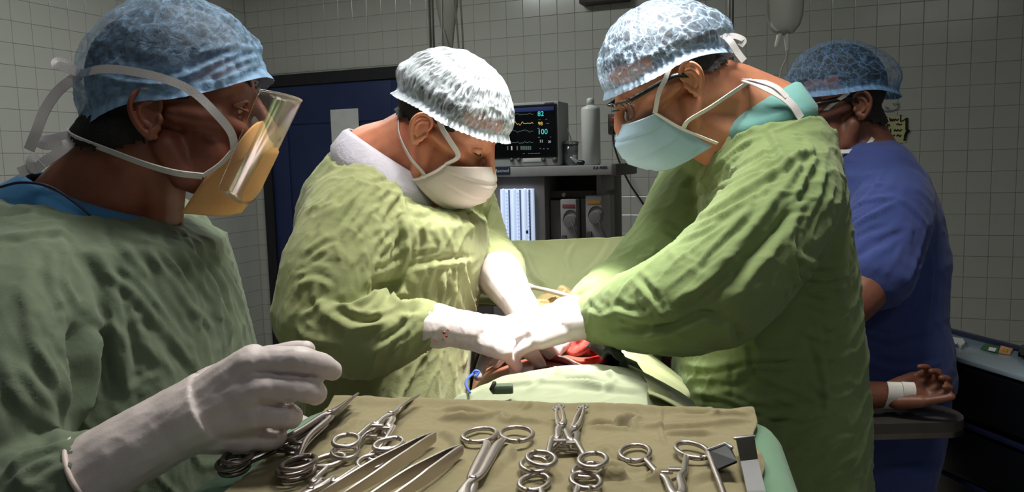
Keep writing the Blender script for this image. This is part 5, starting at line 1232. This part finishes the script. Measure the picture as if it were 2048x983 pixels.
def tweezers(endpx, tippx, label, z=0):
    A, B = onz(endpx[0], endpx[1], IZ + z), onz(tippx[0], tippx[1], IZ + z); L = (B - A).length
    x = (B - A).normalized(); y = Vector((0, 0, 1)).cross(x).normalized(); zz = x.cross(y)
    Mx = Matrix(((x.x, y.x, zz.x, A.x), (x.y, y.y, zz.y, A.y), (x.z, y.z, zz.z, A.z), (0, 0, 0, 1)))
    o = bone('tweezers', None, label, 'tweezers', 'surgical instruments on the towel', mat=Mx)
    for s in (-1, 1):
        rings = []
        for k in range(13):
            t = k / 12; xx = L * t; off = s * (.0012 + .0125 * t ** .85 * (1 if t < .6 else 1 - .9 * (t - .6))); h = np.interp(t, [0, .12, .5, 1], [.0050, .0064, .0066, .0030]); th = .0011
            rings.append([Vector((xx, off - th, .004 - h)), Vector((xx, off + th, .004 - h)), Vector((xx, off + th, .004 + h)), Vector((xx, off - th, .004 + h))])
        mb = MB(); mb.loft(rings); mk('blade', mb, 'steel', o, smooth=False, local=True)
    mb = MB(); mb.box((.004, 0, .004), (.012, .0045, .0084), bev=.001); auto_smooth(mk('joined_end', mb, 'steel', o, local=True))
tweezers((868, 880), (640, 1015), 'longer steel tweezers lying left of the other pair')
tweezers((922, 906), (745, 1015), 'shorter steel tweezers lying right, next to the scissors')
# retractors
rt = bone('angled_retractor', onz(1440, 930, IZ), 'thin rod retractor with a square black blade', 'retractor', 'surgical instruments on the towel')
mb = MB(); mb.tube(smooth_path([onz(1416, 903, IZ + .004), onz(1428, 935, IZ + .002), onz(1447, 985, IZ), onz(1470, 1060, IZ)], 4), .0026, 10); mk('rod', mb, 'steel', rt)
P_ = [onz(x, y, IZ + dz_) for x, y, dz_ in ((1417, 904, .004), (1452, 891, .012), (1463, 899, .013), (1474, 925, .010), (1436, 941, .003))]
mb = MB(); n = 5; up = Vector((0, 0, .0022)); mb.add([p for p in P_] + [p + up for p in P_], [tuple(range(n)), tuple(range(2 * n - 1, n - 1, -1))] + [(i, (i + 1) % n, (i + 1) % n + n, i + n) for i in range(n)]); mk('blade', mb, 'blade_black', rt, smooth=False)
mb = MB(); mb.tube([P_[0] + up, P_[1] + up, P_[2] + up], .0018, 8); mk('blade_edge', mb, 'steel_polish', rt)
rt = bone('flat_retractor', onz(1500, 930, IZ), 'flat polished strip retractor with a black end at the towel edge', 'retractor', 'surgical instruments on the towel')
def strip(c, name, mat, par):
    mb = MB(); n = len(c); rings = []
    for (l, r_) in c: rings.append([l, r_, r_ + Vector((0, 0, .0022)), l + Vector((0, 0, .0022))])
    mb.loft(rings); return mk(name, mb, mat, par, smooth=False)
strip([(onz(1471, 876, IZ + .010), onz(1508, 873, IZ + .010)), (onz(1481, 926, IZ + .004), onz(1516, 922, IZ + .004))], 'black_end', 'blade_black', rt)
strip([(onz(1481, 926, IZ + .004), onz(1516, 922, IZ + .004)), (onz(1494, 985, IZ), onz(1531, 985, IZ)), (onz(1508, 1060, IZ), onz(1552, 1060, IZ))], 'strip', 'steel_polish', rt)
mb = MB(); mb.tube([onz(1470, 876, IZ + .011), onz(1509, 872, IZ + .011)], .0016, 8); mk('lip', mb, 'steel_polish', rt)
# =============================================================== anaesthesia machine, monitor and what stands on it
MF = at(1100, 340, 3.42); MF.z = 0
def mh(px, py, back=0.0):
    d = ray(px, py); q = CAM + d * ((MF + WY * back - CAM).dot(WY) / d.dot(WY)); v = q - MF
    return Vector((v.dot(WX), v.dot(WY), q.z))      # machine frame: x right, y back, z up
MM = Matrix(((WX.x, WY.x, 0, MF.x), (WX.y, WY.y, 0, MF.y), (0, 0, 1, 0), (0, 0, 0, 1)))
def mbox(name, a, b_, y0, y1, mat, par, bev=.004, label=None):
    """box spanning two machine-frame corners a (top left) and b (bottom right), from y0 to y1"""
    mb = MB(); mb.box(((a[0] + b_[0]) / 2, (y0 + y1) / 2, (a[1] + b_[1]) / 2), (abs(b_[0] - a[0]), abs(y1 - y0), abs(a[1] - b_[1])), bev=bev)
    return auto_smooth(mk(name, mb, mat, par, local=True, label=label))
am = bone('anaesthesia_machine', None, 'grey anaesthesia machine with lit flowmeters and two vaporizers behind the screen drape', 'medical machine', mat=MM)
s0, s1 = mh(966, 350), mh(1228, 331); sz1, sz0 = mh(1100, 332).z, mh(1100, 352).z
c0, c1 = mh(975, 360).x, mh(1086, 360).x; r1 = mh(1196, 360).x
mbox('shelf', (s0.x - .12, sz1), (s1.x, sz0), 0, .42, 'machine_grey', am, .008)
mbox('shelf_end_cap', (s1.x - .012, sz1 + .004), (s1.x + .012, sz0 - .004), -.004, .42, 'machine_dark', am, .006)
lb = mbox('maker_label', (mh(986, 340).x, mh(986, 334).z), (mh(1020, 340).x, mh(1000, 349).z), -.003, .001, 'label_navy', am, .0005)
mb = MB(); x_ = mh(990, 341).x; zc = (mh(986, 334).z + mh(1000, 349).z) / 2
def text(name, body, loc, size, mat, par, Mloc=None):
    cu = bpy.data.curves.new(name, 'FONT'); cu.body = body; cu.size = size; cu.extrude = .0006; cu.align_x = 'LEFT'; cu.align_y = 'CENTER'
    o = bpy.data.objects.new(name, cu); COL.objects.link(o)
    dg = bpy.context.evaluated_depsgraph_get(); dg.update(); me = bpy.data.meshes.new_from_object(o.evaluated_get(dg)); bpy.data.objects.remove(o)
    me.transform(Matrix.Translation(loc) @ Matrix.Rotation(R_(90), 4, 'X')); me.materials.clear()
    return put(name, me, mat, par, smooth=False, off=Vector((0, 0, 0)))
text('label_text', 'Maxmed', (x_ - .004, -.0035, zc), .021, 'paper', lb)
text('model_text', 'AX-4000', (mh(1186, 337).x, -.001, mh(1196, 335).z), .017, 'label_navy', am)
mbox('cabinet', (c0, sz0), (c1, .12), .02, .45, 'machine_mid', am, .006)
mbox('cabinet', (c0 - .22, sz0), (c0 - .004, .12), .03, .45, 'machine_dark', am, .006)
mbox('back_panel', (c1, sz0), (r1, .12), .30, .45, 'machine_dark', am, .004)
mbox('side_column', (mh(1186, 400).x, sz0), (r1, .12), .06, .3, 'machine_mid', am, .004)
mbox('lower_deck', (c1, mh(1130, 500).z), (r1, .12), .0, .3, 'machine_mid', am, .004)
mbox('vaporizer_rail', (c1, mh(1120, 383).z), (r1, mh(1120, 398).z), .10, .3, 'machine_dark', am, .004)
mb = MB(); mb.ell(mh(1128, 389, .1) + Vector((0, -.004, 0)), (.010, .006, .010)); mk('rail_knob', mb, 'bottle_white', am, local=True)
f0, f1 = mh(1000, 378), mh(1068, 492)
fp = mbox('flowmeter_panel', (f0.x, f0.z), (f1.x, mh(1030, 506).z), .0, .03, 'flow_light', am, .002, 'backlit bluish white flowmeter panel')
for x in (1019.5, 1041.5, 1060):
    q = mh(x, 430).x; mbox('divider', (q - .0035, f0.z - .004), (q + .0035, mh(1030, 500).z), -.004, .0, 'flow_line', fp, .0008)
for x in (1009, 1031, 1052):
    q = mh(x, 430).x; mb = MB(); mb.tube([(q, -.006, mh(1030, 500).z), (q, -.006, f0.z - .006)], .009, 10); mk('flow_tube', mb, 'flow_light', fp, local=True)
    for k in range(15):
        z_ = f0.z - .02 - k * (f0.z - mh(1030, 500).z - .03) / 15
        mb = MB(); mb.box((q + .013, -.001, z_), (.006, .002, .0016)); mk('graduation', mb, 'flow_line', fp, smooth=False, local=True)
q = mh(1056, 463); mb = MB(); mb.ell((q.x, -.012, q.z), (.006, .005, .009)); mk('float', mb, 'label_navy', fp, local=True)
mbox('sticker', (mh(974, 395).x, mh(974, 392).z), (mh(986, 400).x, mh(986, 403).z), .024, .03, 'undershirt_lilac', am, .0005)
def vapor(xa, xb, yt, yb, lab, dep, wide):
    a, b_ = mh(xa, yt), mh(xb, yb)
    v = mbox('vaporizer', (a.x, a.z), (b_.x, b_.z), dep, dep + .16, 'machine_grey', am, .006)
    l0, l1 = mh(xa + 5, yt + 10), mh(xb - 4, yt + 17)
    mbox('agent_label', (l0.x, l0.z), (l1.x, l1.z), dep - .002, dep + .002, lab, v, .0006)
    k = mh((xa + xb) / 2 + 5, yt + 44)
    mb = MB(); mb.lathe([(.030, 0), (.030, .016), (.026, .024), (.010, .026)], 24, Matrix.Translation((k.x, dep, k.z)) @ Matrix.Rotation(R_(90), 4, 'X')); auto_smooth(mk('dial', mb, 'machine_mid', v, local=True))
    mb = MB(); mb.tube([(k.x + .034 * math.cos(t), dep - .003, k.z + .004 + .046 * math.sin(t)) for t in np.linspace(.2, 3.2, 14)], .003, 6); mk('dial_guard', mb, 'machine_dark', v, local=True)
    s0_ = mh(xa + 4, yt + 72); mbox('filler_port', (s0_.x, s0_.z), (s0_.x + .022, s0_.z - .05), dep - .012, dep + .001, 'machine_dark', v, .003)
    mb = MB(); mb.tube(smooth_path([(k.x + .01, dep - .026, k.z), (k.x + .03, dep - .05, k.z - .03), (k.x + .052, dep - .04, k.z - .09), (k.x + .05, dep - .02, k.z - .16)], 5), .0028, 6); mk('chain', mb, 'machine_dark', v, local=True)
vapor(1116, 1150, 399, 505, 'label_red', .03, 1)
vapor(1164, 1199, 392, 505, 'label_amber', .05, 1)
mbox('module_box', (mh(1089, 402).x, mh(1089, 402).z), (mh(1115, 420).x, mh(1115, 505).z), .08, .24, 'machine_mid', am, .004)
mbox('module_box', (mh(1151, 398).x, mh(1151, 398).z), (mh(1163, 420).x, mh(1163, 505).z), .08, .24, 'machine_mid', am, .004)
for x in (c0 + .05, r1 - .05):
    for y in (.06, .38):
        mb = MB(); mb.lathe([(.02, -.02), (.05, -.018), (.05, .018), (.02, .02)], 18, Matrix.Translation((x, y, .05)) @ Matrix.Rotation(R_(90), 4, 'X')); mk('caster', mb, 'black_plastic', am, local=True)
    mb = MB(); mb.box((x, .22, .11), (.04, .4, .03)); mk('chassis_rail', mb, 'machine_dark', am, smooth=False, local=True)
# monitor
DM = .05
mo_ = bone('patient_monitor', None, 'grey patient monitor with a dark screen showing 82 and 100', 'monitor', mat=MM)
a, b_ = mh(936, 202, DM), mh(1119, 327, DM); zt_, zb_ = mh(1060, 204, DM).z, sz1
mbox('housing', (a.x, zt_), (b_.x, zb_ + .001), DM, DM + .16, 'monitor_shell', mo_, .010)
u0, u1 = mh(948, 214, DM), mh(1112, 310, DM); st_, sb_ = mh(1060, 213, DM).z, mh(1060, 312, DM).z
mbox('bezel', (u0.x - .010, st_ + .008), (u1.x + .008, sb_ - .008), DM - .003, DM + .002, 'black_plastic', mo_, .002)
scn = mbox('screen', (u0.x, st_), (u1.x, sb_), DM - .005, DM - .002, 'screen_black', mo_, .0006)
mbox('menu_bar', (u0.x + .004, st_ - .004), (u1.x - .004, st_ - .022), DM - .0062, DM - .0048, 'glow_blue', scn, .0002)
def mt(nm, body, px, py, size, mat): q = mh(px, py, DM - .0055); return text(nm, body, (q.x, q.y, q.z), size, mat, scn)
mt('reading_text', '82', 1075, 228, .030, 'glow_teal'); mt('reading_text', '98', 1076, 247.5, .022, 'glow_yellow'); mt('reading_text', '100', 1075, 264, .032, 'glow_teal')
mt('reading_text', '31', 1079, 282.5, .018, 'glow_white'); mt('reading_text', '20', 1096, 283.5, .014, 'glow_white')
for x, y, s_, tx in ((1074, 220, .011, '--'), (1077, 239, .010, '- -'), (1091, 238, .010, '--'), (1075, 256, .010, '---'), (1076, 274, .010, '---'), (1079, 296.5, .012, '--'), (1086, 297, .012, '--'), (1094, 297, .012, '--'), (1092, 246.5, .009, '-----'), (1100, 273.5, .009, '--'), (1046, 307, .009, '---'), (1056, 306.5, .009, '---- --- -- --- ----')): mt('small_text', tx, x, y, s_, 'glow_white')
for k in range(6): 
    q0, q1 = mh(1042 + 3.7 * k, 292, DM), mh(1044.6 + 3.7 * k, 299.5, DM); mbox('key_icon', (q0.x, q0.z), (q1.x, q1.z), DM - .0062, DM - .0048, 'glow_green', scn, .0002)
for k, x in enumerate((1015, 1023, 1034)):
    q0, q1 = mh(x, 292, DM), mh(x + 2.6, 300, DM); mbox('key_icon', (q0.x, q0.z), (q1.x, q1.z), DM - .0062, DM - .0048, 'glow_white' if k == 1 else 'glow_green', scn, .0002)
for row, (y, am_, mt_) in enumerate(((228, 2.5, 'glow_green'), (247, 4.5, 'glow_yellow'), (262, 3.5, 'glow_green'), (285, 3, 'glow_green'))):
    rr = random.Random(row); pts = [mh(1000 + k * 2.4, y + (rr.uniform(-am_, am_) if k % 2 else rr.uniform(-.6, .6)), DM) for k in range(29)]
    mb = MB(); mb.tube([Vector((p.x, DM - .0055, p.z)) for p in pts], .0010, 4, round_ends=False); mk('trace', mb, mt_, scn, smooth=False, local=True)
q0, q1 = mh(1089, 205, DM), mh(1108, 207, DM); mbox('maker_mark', (q0.x, q0.z), (q1.x, q1.z), DM - .001, DM + .001, 'machine_dark', mo_, .0003)
for x, r in ((1024, .009), (1038, .009), (1088, .009), (1110.5, .012)):
    q = mh(x, 319.5, DM); mb = MB(); mb.lathe([(r, 0), (r, .006), (r * .8, .010)], 16, Matrix.Translation((q.x, DM, q.z)) @ Matrix.Rotation(R_(90), 4, 'X')); mk('knob', mb, 'machine_dark', mo_, local=True)
q0, q1 = mh(1046, 316.5, DM), mh(1083, 323, DM); mbox('button_strip', (q0.x, q0.z), (q1.x, q1.z), DM - .003, DM + .001, 'bottle_white', mo_, .001)
# bottle, container and a small thing on the shelf
bq = mh(1182.5, 322, .12); bz_ = sz1
bo = bone('plastic_bottle', None, 'tall white plastic bottle with a narrow cap on the machine shelf', 'bottle', mat=MM @ Matrix.Translation((bq.x, .12, bz_)))
R0 = (mh(1201, 280, .12).x - mh(1164.5, 280, .12).x) / 2; Hh = mh(1180, 215, .12).z - bz_
mb = MB(); mb.lathe([(R0 * .9, 0), (R0, .006), (R0, Hh * .96), (R0 * .93, Hh), (R0 * .5, Hh + .008), (R0 * .36, Hh + .012)], 28); mk('body', mb, 'bottle_white', bo, local=True)
mb = MB(); mb.lathe([(R0 * .40, Hh + .010), (R0 * .40, Hh + .034), (R0 * .30, Hh + .040), (R0 * .22, Hh + .042)], 20); mk('cap', mb, 'bottle_white', bo, local=True)
cq = mh(1141, 322, .12)
co = bone('clear_container', None, 'clear plastic container with a pale lid between the monitor and the bottle', 'container', mat=MM @ Matrix.Translation((cq.x, .12, bz_)))
mb = MB(); mb.lathe([(.030, 0), (.033, .004), (.036, .095), (.034, .095), (.030, .006)], 24); mk('cup', mb, 'cup_plastic', co, local=True)
mb = MB(); mb.lathe([(.030, .004), (.033, .05), (.0, .052)], 20); mk('contents', mb, 'undershirt_lilac', co, local=True)
mb = MB(); mb.lathe([(.038, .093), (.038, .106), (.030, .109)], 24); mk('lid', mb, 'cup_plastic', co, local=True)
mb = MB(); mb.tube([(.01, 0, .1), (-.012, 0, .165)], .003, 8); mk('straw', mb, 'plastic_tube', co, local=True)
lq = mh(1158, 319, .06)
lo = bone('laryngoscope', None, 'small steel and black tool lying by the bottle on the shelf', 'tool', mat=MM @ Matrix.Translation((lq.x, .06, bz_)))
mb = MB(); mb.tube([(-.035, 0, .034), (0, 0, .012)], [.006, .008], 10); mk('blade', mb, 'steel_polish', lo, local=True)
mb = MB(); mb.tube([(0, 0, .012), (.016, 0, .012)], .011, 10); mk('handle', mb, 'black_plastic', lo, local=True)

# =============================================================== drip stands, bag, tubing
def drip_stand(px, Y, label, top=2.3):
    p = at(px, 60, Y); o = bone('drip_stand', (p.x, p.y, 0), label, 'drip stand')
    mb = MB(); mb.tube([(p.x, p.y, .08), (p.x, p.y, top)], .0105, 12); mk('pole', mb, 'pole_steel', o)
    for a in range(5):
        an = a * 2 * math.pi / 5 + .3; e = Vector((p.x + .24 * math.cos(an), p.y + .24 * math.sin(an), .035)); mb = MB(); mb.tube([(p.x, p.y, .10), e], [.014, .009], 8); lg = mk('leg', mb, 'pole_steel', o)
        mb = MB(); mb.lathe([(.012, -.01), (.025, -.008), (.025, .008), (.012, .01)], 14, Matrix.Translation((e.x, e.y, .025)) @ Matrix.Rotation(R_(90), 4, 'X')); mk('caster', mb, 'black_plastic', lg)
    for s in (-1, 1):
        mb = MB(); mb.tube(smooth_path([(p.x, p.y, top - .01), (p.x + s * .07, p.y, top + .02), (p.x + s * .13, p.y, top), (p.x + s * .145, p.y, top + .03)], 4), .004, 8); mk('hook', mb, 'pole_steel', o)
    return p
pl = drip_stand(863, 2.75, 'chrome drip stand behind the olive gowned surgeon, left of his cap', 2.25)
pr = drip_stand(1461, 2.45, 'dark drip stand behind the cap of the glasses wearing surgeon', 2.12)
def lathe_flat(prof, flat, c, n=24):
    mb = MB(); mb.lathe(prof, n); mb.v = [(c.x + v[0], c.y + v[1] * flat, c.z + v[2]) for v in mb.v]; return mb
bc = at(1568, 66, 2.05); ib = bone('infusion_bag', bc, 'clear infusion bag hanging above the cap of the blue scrubs man', 'infusion bag')
k = 2.05 / F
mk('bag', lathe_flat([(8 * k, -4 * k), (20 * k, 1 * k), (31 * k, 14 * k), (37 * k, 34 * k), (39 * k, 70 * k), (38 * k, 150 * k), (26 * k, 165 * k)], .42, bc), 'bag_plastic', ib)
for px_, py_, qx, qy in ((1560, 66, 1553, 92), (1573, 66, 1575, 100)):
    mb = MB(); mb.tube([at(px_, py_, 2.05), at(qx, qy, 2.05)], [.0075, .0055], 10); mk('port', mb, 'plastic_tube', ib)
mb = MB(); mb.tube(smooth_path([at(1575, 100, 2.05), at(1572, 118, 2.06), at(1560, 150, 2.10), at(1545, 240, 2.12), at(1540, 400, 2.10)], 5), .0022, 8); mk('drip_line', mb, 'plastic_tube', ib)
mb = MB(); mb.tube(smooth_path([(pr.x + .145, pr.y, 2.12 + .03), (bc.x, bc.y + .01, bc.z + 168 * k)], 4), .0025, 8); mk('hanger', mb, 'plastic_tube', ib)
tc_ = at(895, 40, 2.72); tl = bone('infusion_set', tc_, 'clear infusion bag and tubing hanging from the chrome drip stand', 'infusion set')
k = 2.72 / F
mk('bag', lathe_flat([(4 * k, -62 * k), (9 * k, -55 * k), (13 * k, -20 * k), (22 * k, 30 * k), (24 * k, 120 * k), (18 * k, 135 * k)], .5, tc_), 'bag_plastic', tl)
for (x0_, y0_, x1_, y1_) in ((884, -20, 884, 118), (906, -30, 918, 112), (918, -40, 927, 118), (888, 60, 903, 112)):
    mb = MB(); mb.tube(smooth_path([at(x0_, y0_, 2.70), at((x0_ + x1_) / 2 + 1, (y0_ + y1_) / 2, 2.69), at(x1_, y1_, 2.70), at(x1_ + 2, y1_ + 120, 2.72)], 4), .0032, 8); mk('tubing', mb, 'plastic_tube', tl)

# =============================================================== dark trolley at the right
CZ = .90
ca, cb, cr_ = onz(1868, 657, CZ), onz(1876, 702, CZ), onz(2048, 704, CZ)
CX = (cr_ - ca).normalized(); CY = Vector((-CX.y, CX.x, 0))
dpt = abs((ca - cb).dot(CY)); cl = ca - CY * max(dpt, .12)
CM = Matrix(((CX.x, CY.x, 0, cl.x), (CX.y, CY.y, 0, cl.y), (0, 0, 1, 0), (0, 0, 0, 1)))
ct = bone('equipment_trolley', None, 'black equipment trolley with a pale glass top at the right edge', 'trolley', mat=CM)
def cbox(nm, x0_, x1_, y0_, y1_, z0_, z1_, mat, bev=.005, par=None):
    mb = MB(); mb.box(((x0_ + x1_) / 2, (y0_ + y1_) / 2, (z0_ + z1_) / 2), (x1_ - x0_, y1_ - y0_, z1_ - z0_), bev=bev); return auto_smooth(mk(nm, mb, mat, par or ct, local=True))
cw = .95; cd_ = max(dpt, .12)
cbox('glass_top', 0, cw, 0, cd_, CZ - .012, CZ, 'cart_glass', .003)
cbox('rear_rail', -.005, cw, cd_ - .006, cd_ + .012, CZ - .01, CZ + .012, 'cart_edge', .003)
cbox('upper_body', .01, cw, .01, cd_ - .01, CZ - .30, CZ - .013, 'cart_black', .006)
cbox('drawer', .03, cw - .02, -.004, .012, CZ - .14, CZ - .02, 'cart_black', .004); cbox('edge_strip', .0, cw, -.008, .006, CZ - .165, CZ - .155, 'cart_edge', .002)
dr = cbox('drawer', .03, cw - .02, -.004, .012, CZ - .29, CZ - .175, 'cart_black', .004); cbox('drawer_lip', .0, cw, -.010, .006, CZ - .31, CZ - .30, 'cart_edge', .002)
cbox('lower_body', .17, cw, .02, cd_ - .02, .08, CZ - .30, 'cart_black', .006)
for x in (.12, cw - .06):
    for y in (.05, cd_ - .05):
        mb = MB(); mb.lathe([(.015, -.014), (.04, -.012), (.04, .012), (.015, .014)], 16, Matrix.Translation((x, y, .04)) @ Matrix.Rotation(R_(90), 4, 'X')); mk('caster', mb, 'black_plastic', ct, local=True)
def on_cart(nm, quad, mat, label, cat, th=.004, parts=()):
    P_ = [onz(x, y, CZ + .001) for x, y in quad]; o_ = bone(nm, P_[0], label, cat); mb = MB(); n = len(P_); up = Vector((0, 0, th))
    mb.add(P_ + [p + up for p in P_], [tuple(range(n)), tuple(range(2 * n - 1, n - 1, -1))] + [(i, (i + 1) % n, (i + 1) % n + n, i + n) for i in range(n)]); mk('sleeve', mb, mat, o_, smooth=False)
    for nm2, q2, m2 in parts:
        Q_ = [onz(x, y, CZ + .001 + th) for x, y in q2]; mb = MB(); n = len(Q_); u2 = Vector((0, 0, .0015)); mb.add(Q_ + [p + u2 for p in Q_], [tuple(range(n)), tuple(range(2 * n - 1, n - 1, -1))] + [(i, (i + 1) % n, (i + 1) % n + n, i + n) for i in range(n)]); mk(nm2, mb, m2, o_, smooth=False)
on_cart('syringe_pack', ((1893, 688), (1900, 678), (1925, 682), (1930, 690), (1922, 697), (1912, 691)), 'bottle_white', 'white plastic pack on the glass top of the black trolley', 'pack', .008, (('seal', ((1903, 683), (1915, 685), (1913, 688), (1901, 686)), 'paper'),))
on_cart('medicine_card', ((1961, 698), (1970, 688), (1999, 694), (1995, 706)), 'card_green', 'green printed packet lying on the trolley top', 'packet', .003, (('print', ((1976, 700), (1979, 694), (1993, 697), (1990, 703)), 'paper'),))
on_cart('medicine_card', ((1997, 706), (2002, 692), (2030, 692), (2020, 709)), 'card_amber', 'amber printed packet beside the green packet on the trolley', 'packet', .003, (('print', ((2003, 703), (2006, 697), (2016, 699), (2013, 705)), 'label_amber'),))
on_cart('dark_case', ((2036, 712), (2044, 696), (2075, 702), (2070, 718)), 'blade_black', 'small dark case at the right end of the trolley top', 'case', .01, (('case_lid', ((2040, 710), (2046, 699), (2070, 704), (2066, 714)), 'cart_black'),))

# =============================================================== wall tiles: those that show as pieces, the far rest joined
def build_tiles():
    T = .108; G = .0016
    def tile_mesh(w, h):
        mb = MB(); b_ = .0022; d_ = .0035; x, z = w / 2 - G / 2, h / 2 - G / 2
        v = [(-x, 0, -z), (x, 0, -z), (x, 0, z), (-x, 0, z), (-x, -d_ + .0010, -z), (x, -d_ + .0010, -z), (x, -d_ + .0010, z), (-x, -d_ + .0010, z), (-x + b_, -d_, -z + b_), (x - b_, -d_, -z + b_), (x - b_, -d_, z - b_), (-x + b_, -d_, z - b_)]
        f = [(8, 9, 10, 11)] + [(i, (i + 1) % 4, (i + 1) % 4 + 4, i + 4) for i in range(4)] + [(4 + i, 4 + (i + 1) % 4, 8 + (i + 1) % 4, 8 + i) for i in range(4)]
        return v, f
    v0, f0 = tile_mesh(T, T)
    me0 = raw_mesh('tile', v0, f0); me0.materials.append(M['tile'])
    dg = bpy.context.evaluated_depsgraph_get(); dg.update()
    rr = random.Random(5)
    for wall, fr, nx, skip in ((wall_back, WMAT, 54, True), (wall_left, WMAT @ Matrix.Rotation(R_(90), 4, 'Z') @ Matrix.Scale(1, 4), 60, False)):
        cand = []; rest = MB()
        for i in range(nx):
            for j in range(27):
                x, z = (i + .5) * T, (j + .5) * T
                if skip:
                    p = fr @ Vector((x, .0055, z))
                    if DX0 - T * .35 < x < DX1 + T * .35 and z < DTOP + T * .2: continue
                else: p = WMAT @ Vector((-.0055, -x, z))
                px_, py_ = pix(p); vis = 0
                if (p - CAM).dot(_f) > .3 and -30 < px_ < 2078 and -30 < py_ < 1013:
                    for dx, dz in ((0, 0), (.4, .4), (-.4, .4), (.4, -.4), (-.4, -.4)):
                        q = p + (WX if skip else WY) * (dx * T) + WZ * (dz * T)
                        qx, qy = pix(q)
                        if not (0 <= qx < 2048 and 0 <= qy < 983): continue
                        dd = q - CAM; h = SC.ray_cast(dg, CAM, dd.normalized(), distance=dd.length - .03)
                        if not h[0]: vis += 1
                Rm = Matrix.Rotation(-YAW, 4, 'Z') if skip else Matrix.Rotation(R_(90) - YAW, 4, 'Z')
                tilt = Matrix.Rotation(rr.uniform(-.006, .006), 4, 'X') @ Matrix.Rotation(rr.uniform(-.006, .006), 4, 'Z')
                cand.append((vis / max(.1, (p - CAM).length), Matrix.Translation(p) @ Rm @ tilt))
        cand.sort(key=lambda c_: -c_[0])
        for k, (s_, m_) in enumerate(cand):
            if k < 300 and s_ > 0:
                o = bpy.data.objects.new('tile', me0); COL.objects.link(o); o.parent = wall; o.matrix_world = m_
            else: rest.add([m_ @ Vector(v) for v in v0], f0)
        o = mk('tile_field', rest, 'tile', wall, smooth=False, fix=False); o['kind'] = 'stuff'
build_tiles()
